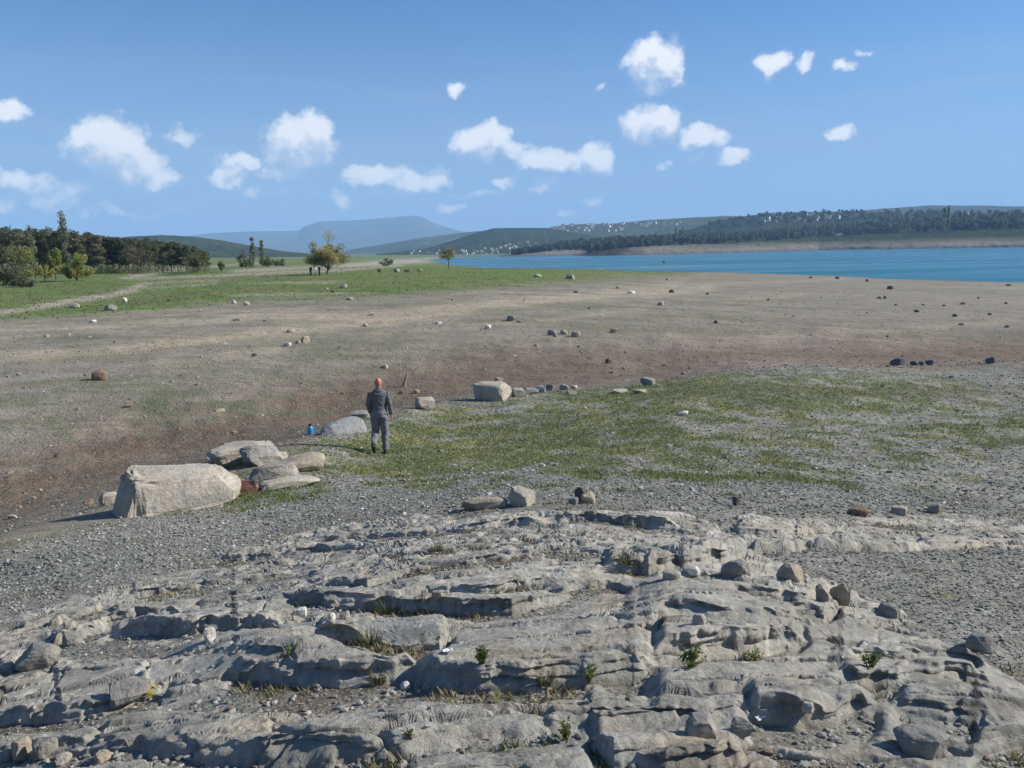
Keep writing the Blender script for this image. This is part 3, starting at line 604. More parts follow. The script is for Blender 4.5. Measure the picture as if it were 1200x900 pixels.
# ---------------------------------------------------------------- stones and boulders
def _ico(sub):
    import bmesh
    bm = bmesh.new(); bmesh.ops.create_icosphere(bm, subdivisions=sub, radius=1); bm.verts.ensure_lookup_table()
    V = np.array([v.co[:] for v in bm.verts]); F = np.array([[v.index for v in f.verts] for f in bm.faces]); bm.free(); return V, F
ICO = {k: _ico(k) for k in (1, 2, 3, 4, 5)}
def noise3(P, f, seed):
    """cheap smooth 3-D noise: sum of warped value-noise planes"""
    return (fbm(P[:, 0]*f+seed, P[:, 1]*f-P[:, 2]*f*.7, 3, seed)+fbm(P[:, 2]*f+seed*1.7, P[:, 0]*f+P[:, 1]*f*.6, 3, seed+5))*.5
def rock_shape(sub, seed, box=.6, cuts=7, amp=.10, fine=.03):
    V, F = ICO[sub]; rs = np.random.RandomState(seed); P = V.copy(); amp = amp*1.25
    P = np.sign(P)*np.abs(P)**(box*.75); P /= np.abs(P).max(0)
    P = P*(1+amp*1.2*noise3(P, .9, seed+3))[:, None]
    for k in range(int(cuts*1.7)+2):                                # broken faces
        nrm = rs.normal(size=3); nrm /= np.linalg.norm(nrm); o = rs.uniform(.62, .93)*(P @ nrm).max()
        d = P @ nrm - o; m = d > 0; P[m] -= np.outer(d[m]*.97, nrm)
    P = P*(1+amp*.5*noise3(P, 2.3, seed+4)+fine*1.6*noise3(P, 6., seed+9)+fine*.8*(1-2*np.abs(noise3(P, 13., seed+11))))[:, None]
    P -= (P.max(0)+P.min(0))/2; P /= np.abs(P).max(0)
    return P, F
STONE_MATS = {}
def stone_mat(tone):
    if tone not in STONE_MATS:
        c = {'pale': (.37, .345, .285), 'grey': (.24, .235, .21), 'dark': (.12, .11, .10), 'brown': (.21, .155, .11), 'red': (.27, .145, .105), 'white': (.58, .56, .50), 'blue': (.27, .285, .29), 'speck': (.27, .26, .235), 'tan': (.33, .29, .22), 'slate': (.12, .125, .13)}[tone]
        STONE_MATS[tone] = surf_mat('stone_'+tone, c, rough=.93, var=.22 if tone != 'speck' else .40, scale=3.5, bumps=((6, .5, .05), (30, .7, .02), (120, .5, .005)), hue=.3)
    return STONE_MATS[tone]
_seed = [100]
def stone(px, py, w, h, tone='grey', label=None, group=None, name='stone', depth=.8, rz=None, box=.62, sub=3, sink=.18, amp=.10, cuts=7, tilt=(0, 0), on=None, cat='stone', point=None):
    _seed[0] += 1; sd = _seed[0]
    p = point if point is not None else (hit(px, py) if on is None else on)
    dist = math.hypot(p.x, p.y)
    if py > 600: sink = max(sink, .30)
    if py < 460: w, h, box = w*.78, h*.92, max(box, .95)
    W, H = w/FPX*dist, h/FPX*dist*1.06
    Hh = H/(1-sink)
    P, F = rock_shape(sub, sd, box, cuts, amp)
    P = P*np.array([W/2, W/2*depth, Hh/2])
    P[:, 2] += Hh/2-sink*Hh
    me = mesh_np(name, P, F, stone_mat(tone), smooth=False)
    az = math.atan2(p.x, p.y)
    o = mobj(name, me, loc=(p.x+math.sin(az)*W/2*depth*.6, p.y+math.cos(az)*W/2*depth*.6, 0), rot=(tilt[0], tilt[1], (rz if rz is not None else random.Random(sd).uniform(-.5, .5))-az))
    o.location.z = height(o.location.x, o.location.y) if on is None else p.z
    tag(o, label, cat, group); return o

# the large block at the left edge of the bank and the stones round it
def big_boulder():
    a = hit(158, 612); b = hit(268, 566)
    L_ = 1.95; P, F = rock_shape(5, 7, .34, 8, .09, .050)
    # slab-like: upright flat left end, a bedding groove low on the front, a vertical crack and two holes
    x, y, z = P.T.copy(); fr = sstep(.0, -.5, y)
    P = np.stack([x*L_/2, y*.50, z*.44], -1)
    P[:, 2] *= 1-.42*(x+1)/2
    P[:, 1] += fr*(.06*np.exp(-((z+.42+.06*np.sin(x*5)+.1*x)/.06)**2)*sstep(-1, -.6, x)*(1-sstep(.2, .5, x)) + .05*np.exp(-((x-.30-.12*z)/.022)**2) + .08*np.exp(-((x-.08)/.05)**2-((z-.05)/.12)**2)+.09*np.exp(-((x+.74)/.06)**2-((z+.35)/.12)**2))
    P[:, 1] += .10*(z+.3)*fr + fr*.035*noise3(np.stack([x*2, z*1.2, y], -1), 2.4, 78)
    P[:, 2] += .035*noise3(P, 2.2, 77)
    Q = P.copy(); P[:, 1] += .09*noise3(Q, 1.7, 61)+.035*(1-2*np.abs(noise3(Q, 4.5, 62))); P[:, 2] += .05*noise3(Q, 3.1, 63)+.02*noise3(Q, 9, 64); P[:, 0] += .07*noise3(Q, 2.3, 65)
    mid = Vector(((a.x+b.x)/2+.03, (a.y+b.y)/2-.20, 0)); ang = .62
    o = mobj('boulder', mesh_np('boulder', P, F, surf_mat('boulder_stone', (.40, .375, .315), rough=.95, var=.24, scale=2.2, bumps=((5, .6, .08), (18, .8, .04), (70, .8, .012)), hue=.35)), loc=(mid.x, mid.y, height(mid.x, mid.y)+.24), rot=(0, math.radians(2), ang))
    tag(o, 'largest boulder, long pale block with dark left end casting shadow down the bank', 'boulder')
big_boulder()
STONES = [
 # px, py(foot), w, h, tone, label, opts
 (284,544,76,25,'pale','long smooth pale boulder behind the speckled rock in the cluster',dict(name='boulder',sub=4,depth=.5,rz=.25,box=.6,tilt=(.1,-.12),amp=.2)),
 (306,545,50,21,'speck','grey speckled rock between the long pale boulder and the wedge',dict(name='boulder',sub=4,rz=.5,amp=.22,cuts=10,tilt=(-.2,.15))),
 (314,527,13,10,'pale','small pale stone perched on top of the boulder cluster',dict(sub=2)),
 (352,553,66,17,'tan','pale wedge-shaped boulder pointing right toward the walking man',dict(name='boulder',sub=4,depth=.4,box=.7,rz=.2,amp=.2,tilt=(-.1,-.1))),
 (320,564,60,18,'speck','grey flat-topped rock above the reddish stone',dict(name='boulder',sub=4,depth=.5,box=.45,amp=.2,tilt=(-.12,-.08))),
 (331,538,13,8,'pale','little light stone beside the wedge-shaped boulder',dict(sub=2)),
 (340,572,74,11,'pale','low flat pale slab right of the reddish stone',dict(name='boulder',sub=4,depth=.35,sink=.3,rz=.3,amp=.22,box=.5)),
 (287,578,30,15,'red','reddish brown stone between the largest boulder and the flat slab',dict(sub=3,depth=.7,box=.5,rz=.1)),
 (228,554,32,9,'white','whitish flat stone peeking over the largest boulder',dict(sub=3)),
 (249,552,22,11,'pale','pale stone left of the long boulder in the cluster',dict(sub=3)),
 (128,591,20,14,'pale','pale stone at left of the largest boulder\'s dark end',dict(sub=3)),
 (104,592,11,7,'brown','small brownish stone leftmost beside the largest boulder',dict(sub=2)),
 (402,508,58,15,'blue','blue-grey sloping slab of rock on the bank left of the man',dict(name='boulder',sub=4,depth=.45,sink=.5,rz=.5,box=.9,tilt=(0,-.22))),
 (424,490,26,8,'grey','flat overhanging rock at the man\'s left elbow',dict(sub=3,sink=.05)),
 (498,480,23,13,'pale','pale upright stone standing alone right of the man',dict(sub=3,box=.5)),
 (576,469,44,20,'pale','big pale stone with black shaded left side on the bank edge',dict(name='boulder',sub=4,box=.45,rz=-.5)),
 (584,453,15,11,'tan','knobbly tan stone set on the big bank-edge stone',dict(sub=3)),
 (607,465,17,10,'pale','pale stone touching the right of the big bank-edge stone',dict(sub=3)),
 (621,462,18,7,'grey','flat grey stone in the row along the bank edge',dict(sub=3)),
 (634,460,12,8,'blue','small dark-faced stone midway along the bank-edge row',dict(sub=3)),
 (645,458,14,8,'grey','squarish grey stone in the bank-edge row',dict(sub=3,box=.45)),
 (661,457,14,7,'blue','bluish stone near the right end of the bank-edge row',dict(sub=3)),
 (673,456,11,5,'pale','pale flattish stone ending the bank-edge row',dict(sub=2)),
 (670,463,12,5,'grey','stone lying just in front of the bank-edge row',dict(sub=2)),
 (759,452,23,10,'grey','square-cut block alone on the bank edge right of the row',dict(sub=3,box=.35,cuts=2,rz=-.5)),
 (727,461,20,4,'pale','flat pale stone in grass left below the square-cut block',dict(sub=2)),
 (749,461,15,4,'pale','flat pale stone in grass directly below the square-cut block',dict(sub=2)),
 (1051,428,19,8,'slate','dark humped rock on the bank edge at right, largest of the dark ones',dict(sub=3)),
 (1071,428,10,5,'slate','small dark rock next to the dark humped rock',dict(sub=2)),
 (1080,428,8,5,'slate','smallest dark rock in the middle of the right-hand trio',dict(sub=2)),
 (1089,428,12,6,'slate','dark rock ending the right-hand trio',dict(sub=2)),
 (1160,426,12,7,'slate','dark rock alone near the right edge of the bank',dict(sub=2)),
 (800,487,13,5,'white','whitish stone lying in grass in the middle of the bank',dict(sub=2)),
 (568,597,56,13,'tan','long low block on the far rim of the outcrop',dict(sub=4,depth=.5,box=.45,rz=.1)),
 (611,593,29,20,'pale','pale cube-like block with dark left face on the outcrop rim',dict(sub=4,box=.3,cuts=2,rz=-.55,amp=.05)),
 (689,590,18,12,'tan','tan stone propped under the dark leaning slab',dict(sub=3)),
 (684,588,14,17,'dark','thin dark slab leaning on the tan stone',dict(sub=3,depth=.3,tilt=(0,-.5),box=.4)),
 (672,591,13,8,'grey','grey stone left of the dark leaning slab',dict(sub=2)),
 (862,593,9,11,'dark','small upright dark stone on gravel right of the outcrop rim',dict(sub=2,box=.45)),
 (1005,604,24,8,'brown','brown crumbly rock on the gravel at right',dict(sub=3)),
 (1053,603,17,8,'pale','palest stone on the gravel at right',dict(sub=3,box=.5)),
 (1095,602,16,10,'grey','grey stone right of the palest stone',dict(sub=2)),
 (246,752,13,15,'white','white upright stone with pointed shadow on the left slab',dict(sub=3,depth=.6)),
 (153,829,42,17,'grey','grey loose rock by the yellow flowers at left',dict(sub=4)),
 (475,809,12,9,'white','whitish round pebble in the gravel trough at centre',dict(sub=3,box=.95,cuts=2)),
 (48,782,46,20,'grey','rounded grey rock by the left edge of the outcrop',dict(sub=4,box=.8)),
 (86,757,20,13,'grey','angular grey stone above the rounded rock at left',dict(sub=3)),
 (66,733,13,9,'pale','pale round cobble at the left fringe of the outcrop',dict(sub=3,box=.9,cuts=2)),
 (82,737,12,8,'pale','second pale cobble right of the round one at the left fringe',dict(sub=3)),
 (28,892,22,17,'tan','tan stone in the bottom left corner',dict(sub=3)),
 (54,886,24,16,'grey','grey stone right of the tan one in the bottom left corner',dict(sub=3)),
 (74,897,18,10,'pale','pale little stone at the bottom left rim of the picture',dict(sub=3)),
 (120,893,18,10,'tan','tan flat stone along the bottom edge at left',dict(sub=3)),
 (354,723,12,9,'white','white pebble left in the hollow below the long ledge',dict(sub=2)),
 (347,730,9,8,'pale','pale pebble under the white one left of the hollow',dict(sub=2)),
 (389,727,10,9,'white','white pebble right in the hollow below the long ledge',dict(sub=2)),
 (404,726,13,9,'pale','pale round pebble rightmost in the hollow',dict(sub=2,box=.9)),
 (498,712,9,12,'pale','pale upright stone wedged under the middle ledge',dict(sub=2)),
 (513,711,14,9,'tan','tan stone wedged right of the pale upright one',dict(sub=2)),
 (862,676,34,17,'grey','grey rounded rock on the upper right slab',dict(sub=3,box=.8)),
 (787,679,22,10,'pale','pale pointed stone on the slab left of the grey rounded rock',dict(sub=3)),
 (812,677,16,8,'white','white-sided stone on the upper right slab',dict(sub=3)),
 (819,732,16,12,'pale','pale ball-like stone with shadow at its left',dict(sub=3,box=1,cuts=1,amp=.05)),
 (984,708,22,20,'tan','tallest rounded boulder at the outcrop\'s right rim',dict(name='boulder',sub=4,box=.5,rz=.1,cuts=12,sink=.5,amp=.2)),
 (964,704,22,17,'tan','rounded boulder left of the tallest one at the right rim',dict(name='boulder',sub=4,box=.5,cuts=12,sink=.5,amp=.2)),
 (925,678,30,18,'tan','tan lumpy rock above the rounded boulders at the right rim',dict(sub=3)),
 (1040,722,26,14,'grey','half-buried grey rock right of the tallest rounded boulder',dict(sub=3,sink=.4)),
 (1078,885,58,26,'grey','dome-shaped rock with big shadow at lower right',dict(sub=4,box=.85,cuts=3,depth=.7)),
 (945,850,15,9,'pale','pale pebble under the lower right ledge',dict(sub=3)),
 (820,862,40,22,'speck','speckled lump in the gap below the lower right ledge',dict(sub=3)),
 (868,866,26,16,'grey','grey lump beside the speckled one below the ledge',dict(sub=3)),
 (1150,764,32,18,'grey','smooth grey rock at the right rim above the gravel',dict(sub=3,box=.8)),
 (117,446,19,11,'brown','brown angular rock alone on the far slope at left',dict(sub=3)),
 (151,478,9,5,'brown','small reddish dark stone below the brown angular rock',dict(sub=2)),
 (298,418,8,4,'dark','small black stone on the pale streak of the far slope',dict(sub=2)),
 (337,406,13,5,'white','white oblong stone, lowest of the small group on the plain',dict(sub=2)),
 (358,402,14,8,'tan','tan lumpy stone, tallest of the small group on the plain',dict(sub=2)),
 (350,403,7,4,'grey','little grey stone in the middle of the small group on the plain',dict(sub=2)),
 (341,390,11,4,'tan','flat tan stone above the small group on the plain',dict(sub=2)),
 (428,383,9,4,'pale','pale stone on the plain straight above the man\'s head',dict(sub=2)),
 (436,370,9,4,'pale','pale stone with black shadow above the one over the man\'s head',dict(sub=2)),
 (410,352,11,4,'pale','pale stone at the meadow edge below the three people',dict(sub=2)),
 (402,338,12,5,'pale','pale stone in the meadow below the willow',dict(sub=2)),
 (390,343,5,3,'dark','tiny dark stone left below the meadow stone',dict(sub=2)),
 (289,358,8,5,'pale','rounded stone at the meadow edge, right of a pair',dict(sub=2)),
 (274,356,7,5,'white','whitish stone at the meadow edge, left of a pair',dict(sub=2)),
 (451,432,11,5,'pale','pale stone with black shadow right behind the man\'s head',dict(sub=2)),
 (514,380,10,3,'white','white flat stone beside the green patch on the plain',dict(sub=2)),
 (572,385,9,5,'white','white stone left of the pale pair on the plain',dict(sub=2)),
 (599,376,15,6,'grey','grey humped stone, larger of the pale pair on the plain',dict(sub=2)),
 (609,378,7,3,'grey','smaller grey stone right of the humped pair stone',dict(sub=2)),
 (647,393,14,7,'grey','left grey rock of the dark-shadowed trio on the plain',dict(sub=2)),
 (661,392,11,5,'tan','middle tan rock of the dark-shadowed trio on the plain',dict(sub=2)),
 (675,395,14,7,'tan','right tan rock of the dark-shadowed trio on the plain',dict(sub=2)),
 (720,390,13,5,'tan','tan stone alone right of the dark-shadowed trio',dict(sub=2)),
 (774,358,10,5,'pale','pale stone with long black shadow on the upper plain',dict(sub=2)),
 (787,343,8,4,'dark','dark stone above the pale long-shadowed one',dict(sub=2)),
 (839,379,7,4,'dark','black stone on the plain right of centre',dict(sub=2)),
 (740,344,11,3,'white','flat white stone near the meadow tip',dict(sub=2)),
 (713,426,10,6,'dark','dark stone on the reddish soil above the square-cut block',dict(sub=2)),
 (88,361,12,5,'pale','pale flat stone beside the track at far left',dict(sub=2)),
 (130,364,16,7,'grey','largest grey stone in the left meadow edge',dict(sub=2)),
 (146,354,7,5,'white','whitish stone just above the largest meadow-edge stone',dict(sub=2)),
 (109,378,10,3,'white','white flat stone on bare ground below the left meadow',dict(sub=2)),
 (445,319,6,4,'dark','dark stone in the meadow right of the willow, first of four',dict(sub=2)),
 (465,319,9,4,'pale','pale stone in the meadow right of the willow, second of four',dict(sub=2)),
 (477,319,8,3,'dark','dark flat stone in the meadow, third of four',dict(sub=2)),
 (492,318,7,3,'pale','pale low stone in the meadow, last of four before the little tree',dict(sub=2)),
 (630,325,12,4,'pale','pale flat stone in the grass tip by the lake',dict(sub=2)),
 (668,327,14,6,'speck','dark and light lumpy stone in the grass tip by the lake',dict(sub=2)),
 (1043,339,8,4,'dark','dark stone near the lake shore, highest of the right-hand scatter',dict(sub=2)),
]
for st in STONES:
    px, py, w, h, tone, lab, op = st
    op = dict(op); cat = 'boulder' if op.get('name') == 'boulder' else 'stone'
    big = w > 24 and py > 470
    stone(px, py, w, h, tone, lab, cat=cat, group=None, **op)
SMALL = [(564,387,4,3),(650,395,5,3),(829,345,7,2.5),(782,328,5,3),(724,338,6,3),(675,343,7,2.5),(731,433,6,3),(778,429,7,2.5),(800,439,7,3.5),(733,414,4,2),(608,428,4,2.5),(628,406,6,3),(981,327,6,3),
         (1030,350,8,3),(1037,350,5,3),(1050,358,4,2),(1074,366,8,3),(1082,358,5,2),(1106,359,4,2),(1129,357,8,3),(1119,371,8,3),(1126,381,8,3),(1160,369,6,2.5),(1182,335,7,2),(1179,356,5,2),(1147,350,4,2),(950,326,5,2),(1180,384,7,3),(1016,330,4,3),
         (198,353,5,2.5),(278,376,13,3),(383,339,6,2),(23,440,8,3),(230,452,4,2.5),(92,480,4,2.5),(258,483,12,3.5),(275,508,10,2.5),(66,536,4,4),(12,555,8,2.5),(15,608,10,4),(40,585,4,2.5),(402,462,5,2.5),(470,462,10,4),(488,461,8,4),(900,352,4,2),(930,371,3,2),(1040,395,4,2),(870,378,4,2),(615,352,5,2),(690,362,4,2),(530,352,5,2),(345,360,5,2),(235,365,5,2.5),(310,377,6,2),(55,395,8,3),(80,394,8,3)]
MARKS = [(117,440,'the brown angular rock'),(661,390,'the dark-shadowed trio'),(1065,425,'the dark humped rock'),(350,400,'the small pale stone group'),(130,362,'the largest meadow-edge stone'),(759,446,'the square-cut block'),(473,447,'the wooden stump'),(205,585,'the largest boulder'),(515,380,'the white flat stone by the green patch'),(787,343,'the dark stone on the upper plain'),(1043,338,'the highest dark stone by the lake'),(281,356,'the meadow-edge pair of stones'),(839,379,'the black stone right of centre'),(668,327,'the lumpy stone in the grass tip'),(402,338,'the stone below the willow')]
_lab = {}
for i, (px, py, w, h) in enumerate(SMALL):
    tone = ('pale', 'dark', 'grey', 'tan')[i % 4] if px < 900 else ('dark', 'grey')[i % 2]
    mx, my, ph = min(MARKS, key=lambda m: math.hypot(px-m[0], (py-m[1])*2))
    dx, dy = px-mx, (py-my)*2
    where = ('right' if dx > 0 else 'left') if abs(dx) > 2*abs(dy) else (('below' if dy > 0 else 'above') if abs(dy) > 2*abs(dx) else ('below and ' if dy > 0 else 'above and ')+('right' if dx > 0 else 'left'))
    o = stone(px, py, w*.92, h*1.0, tone, None, 'small stones scattered beyond the gully', sub=1)
    _lab.setdefault((tone, where, ph), []).append((math.hypot(dx, dy), o))
for (tone, where, ph), lst in _lab.items():
    lst.sort(key=lambda q: q[0])
    for k, (_, o) in enumerate(lst):
        o['label'] = ('small %s stone ' % tone)+('' if len(lst) == 1 else ordinal(k+1)+' nearest ')+where+(' ' if where in ('below', 'above') else ' of ')+ph
NEARSMALL = [(690+31*k % 460, 0) for k in range(0)]

# ---------------------------------------------------------------- gravel: small angular stones past counting
def gravel(nn, seed, smin, smax, which, rough_soil=False):
    rs = np.random.RandomState(seed)
    if which == 'near':
        S = NS; w = (~S['isrock'])*S['near']; D = np.exp(np.broadcast_to(ldN[:, None], S['X'].shape)); w = w*(D > 2.6)*(1-.65*S['gr'])*(1-.55*S['M'])*D**.8
    else:
        S = FS; D = S['D']; w = S['near']*(D < 42)*(1-.55*S['gr'])*D**-.2 + (1-S['near'])*(D < 150)*(1-S['md'])*.22*np.clip(D/40, .5, 1)
    w = w.ravel(); k = rs.choice(w.size, nn, p=w/w.sum())
    X, Y, Z = (S[q].ravel()[k] for q in 'XYZ'); d = D.ravel()[k]
    j = rs.normal(size=(nn, 2))*d[:, None]*.0022; X = X+j[:, 0]; Y = Y+j[:, 1]
    cube = np.array([[a, b, c] for a in (-1, 1) for b in (-1, 1) for c in (-1, 1)], float)
    CF = np.array([[0, 1, 3, 2], [4, 6, 7, 5], [0, 4, 5, 1], [2, 3, 7, 6], [0, 2, 6, 4], [1, 5, 7, 3]])
    P = cube[None]*(1+rs.uniform(-.45, .25, (nn, 8, 3)))
    s = np.exp(rs.uniform(math.log(smin), math.log(smax), nn)); s = s*np.where(rs.rand(nn) < .03, 1.9, 1)*np.clip(d/8.5, .5, 1.4)*np.clip(d/26, 1, 1.9)
    P = P*s[:, None, None]*np.stack([np.ones(nn), rs.uniform(.5, 1, nn), rs.uniform(.3, .7, nn)], -1)[:, None]*.5
    a = rs.uniform(0, 6.283, nn); ca, sa = np.cos(a)[:, None], np.sin(a)[:, None]; tl = rs.normal(size=nn)*.25; ct, stt = np.cos(tl)[:, None], np.sin(tl)[:, None]
    x, y, z = P[..., 0], P[..., 1], P[..., 2]; x, z = x*ct+z*stt, -x*stt+z*ct; x, y = x*ca-y*sa, x*sa+y*ca
    V = np.stack([x+X[:, None], y+Y[:, None], z+(Z+s*.10)[:, None]], -1).reshape(-1, 3)
    F = (CF[None]+8*np.arange(nn)[:, None, None]).reshape(-1, 4)
    t = rs.rand(nn, 1); c = np.array([[.135, .136, .12]])*(1-t)+np.array([[.31, .305, .265]])*t; c = np.where(rs.rand(nn, 1) < .02, np.array([[.24, .17, .12]]), c); c = np.where(rs.rand(nn, 1) < .04, np.array([[.5, .48, .44]]), c)
    return V, F, np.repeat(c, 8, 0)
def rubble(nn, seed):
    rs = np.random.RandomState(seed); S = NS; D = np.exp(S['LD']); low = np.clip(-(S['rh']-.005)/.05, 0, 1)
    w = S['M']*(low**2+.008*(D > 4.5))*(D > 2.7)*(D < 11)*D**.6*np.clip(fbm(S['X']*1.1, S['Y']*1.1, 3, 404)+.35, .03, 1); w = w.ravel(); k = rs.choice(w.size, nn, p=w/w.sum()); X, Y, Z = (S[q].ravel()[k] for q in 'XYZ')
    s = np.exp(rs.uniform(math.log(.012), math.log(.045), nn)); TV, TF = ICO[1]; Vs = []
    for i in range(12):
        P, _ = rock_shape(1, 700+i, .8, 4, .2, .0); Vs.append(P*np.array([.5, .38, .30]))
    Vs = np.array(Vs)[rs.randint(0, 12, nn)]*s[:, None, None]; a = rs.uniform(0, 6.283, nn); ca, sa = np.cos(a)[:, None], np.sin(a)[:, None]
    x, y, z = Vs[..., 0]*ca-Vs[..., 1]*sa, Vs[..., 0]*sa+Vs[..., 1]*ca, Vs[..., 2]
    V = np.stack([x+X[:, None], y+Y[:, None], z+(Z+s*.12)[:, None]], -1).reshape(-1, 3); F = (TF[None]+len(TV)*np.arange(nn)[:, None, None]).reshape(-1, 3)
    t = rs.rand(nn, 1); c = np.array([[.17, .165, .15]])*(1-t)+np.array([[.36, .34, .295]])*t; c = np.where(rs.rand(nn, 1) < .08, np.array([[.23, .16, .115]]), c); return V, F, np.repeat(c, len(TV), 0)
M_gravel = surf_mat('gravel', attr=True, rough=.95, var=.12, scale=20, bumps=((60, .4, .005),))
V1, F1, K1 = gravel(32000, 11, .010, .030, 'near'); V2, F2, K2 = gravel(18000, 12, .016, .046, 'far')
gv = mobj('gravel', mesh_np('gravel', np.concatenate([V1, V2]), np.concatenate([F1, F2+len(V1)]), M_gravel, np.concatenate([K1, K2])))
tag(gv, 'loose grey gravel strewn over the bank', 'gravel', kind='stuff')

V3, F3, K3 = rubble(1500, 13)
rb = mobj('rubble', mesh_np('rubble', V3, F3, M_gravel, K3)); tag(rb, 'loose pebbles and chips lying in the troughs of the outcrop', 'rubble', kind='stuff')
# ---------------------------------------------------------------- short grass on the bank
def leaf_mat(name, trans=.35, var=.2):
    m, nt, b = nodemat(name); N, L = nt.nodes, nt.links
    a = N.new('ShaderNodeAttribute'); a.attribute_name = 'Col'
    oi = N.new('ShaderNodeObjectInfo'); mr = N.new('ShaderNodeMapRange'); mr.inputs[3].default_value = 1-var; mr.inputs[4].default_value = 1+var; L.new(oi.outputs['Random'], mr.inputs[0])
    sc = N.new('ShaderNodeVectorMath'); sc.operation = 'SCALE'; L.new(a.outputs['Color'], sc.inputs[0]); L.new(mr.outputs[0], sc.inputs['Scale'])
    b.inputs['Roughness'].default_value = .7; b.inputs['Specular IOR Level'].default_value = .2; L.new(sc.outputs[0], b.inputs['Base Color'])
    t = N.new('ShaderNodeBsdfTranslucent'); L.new(sc.outputs[0], t.inputs[0]); mx = N.new('ShaderNodeMixShader'); mx.inputs[0].default_value = trans
    L.new(b.outputs[0], mx.inputs[1]); L.new(t.outputs[0], mx.inputs[2]); L.new(mx.outputs[0], nt.nodes['Material Output'].inputs[0]); return m
M_leaf = leaf_mat('foliage', .48); M_grass = leaf_mat('grass_blades', .3, 0)
def grass(nn, seed, S, D, w, hmin, hmax, colours, nb=4):
    rs = np.random.RandomState(seed); w = w.ravel(); k = rs.choice(w.size, nn, p=w/w.sum())
    X, Y, Z = (S[q].ravel()[k] for q in 'XYZ'); d = np.asarray(D).ravel()[k]
    X = X+rs.normal(size=nn)*d*.004; Y = Y+rs.normal(size=nn)*d*.006
    h = rs.uniform(hmin, hmax, (nn, nb))*np.clip(d/16, .7, 1.5)[:, None]; a = rs.uniform(0, 6.283, (nn, nb)); ln = rs.uniform(.3, 1.1, (nn, nb)); wd = h*rs.uniform(.10, .28, (nn, nb))
    ox = rs.normal(size=(nn, nb))*h*.7; oy = rs.normal(size=(nn, nb))*h*.7
    bx, by = X[:, None]+ox, Y[:, None]+oy; dx, dy = -np.sin(a)*wd, np.cos(a)*wd; tx, ty = np.cos(a)*h*ln, np.sin(a)*h*ln
    z0 = (Z-.01)[:, None]*np.ones_like(h)
    V = np.stack([np.stack([bx-dx, by-dy, z0], -1), np.stack([bx+dx, by+dy, z0], -1), np.stack([bx+tx, by+ty, z0+h], -1)], 2).reshape(-1, 3)
    F = np.arange(nn*nb*3).reshape(-1, 3)
    t = rs.randint(0, len(colours), nn); c = np.array(colours)[t]*rs.uniform(.7, 1.3, (nn, 1)); return V, F, np.repeat(c, nb*3, 0)
GC = [(.12, .17, .055), (.15, .19, .065), (.25, .245, .075), (.18, .205, .07), (.13, .175, .06), (.18, .205, .08)]
DN = np.exp(np.broadcast_to(ldN[:, None], NS['X'].shape))
Va, Fa, Ka = grass(5000, 21, NS, DN, (NS['gr']+.002*(~NS['isrock'])*NS['near'])*(DN > 6)*(~NS['isrock']), .02, .07, GC)
Vb, Fb, Kb = grass(36000, 22, FS, FS['D'], (FS['gr']**1.4+.08*FS['near'])*(FS['D'] < 48), .014, .05, GC)
Vc, Fc, Kc = grass(9000, 23, FS, FS['D'], (1-FS['near'])*FS['md']*(FS['D'] > 70)*(FS['D'] < 260)*FS['D']**-.5, .06, .16, [(.08, .115, .035), (.12, .14, .05), (.15, .15, .06)], 3)
Vd, Fd, Kd = grass(1500, 24, NS, DN, NS['M']*(~NS['isrock'])*np.clip(-(NS['rh']-.01)/.06, 0, 1)*(DN > 2.8)*sstep(-.05, .3, fbm(NS['X']*1.3, NS['Y']*1.3, 3, 405)), .03, .075, [(.30, .25, .14), (.24, .20, .11), (.16, .18, .07), (.20, .15, .09)], 5)
n1_, n2_, n3_ = len(Va), len(Va)+len(Vb), len(Va)+len(Vb)+len(Vc)
gs = mobj('grass', mesh_np('grass', np.concatenate([Va, Vb, Vc, Vd]), np.concatenate([Fa, Fb+n1_, Fc+n2_, Fd+n3_]), M_grass, np.concatenate([Ka, Kb, Kc, Kd])))
tag(gs, 'short yellowish green grass growing in patches', 'grass', kind='stuff')

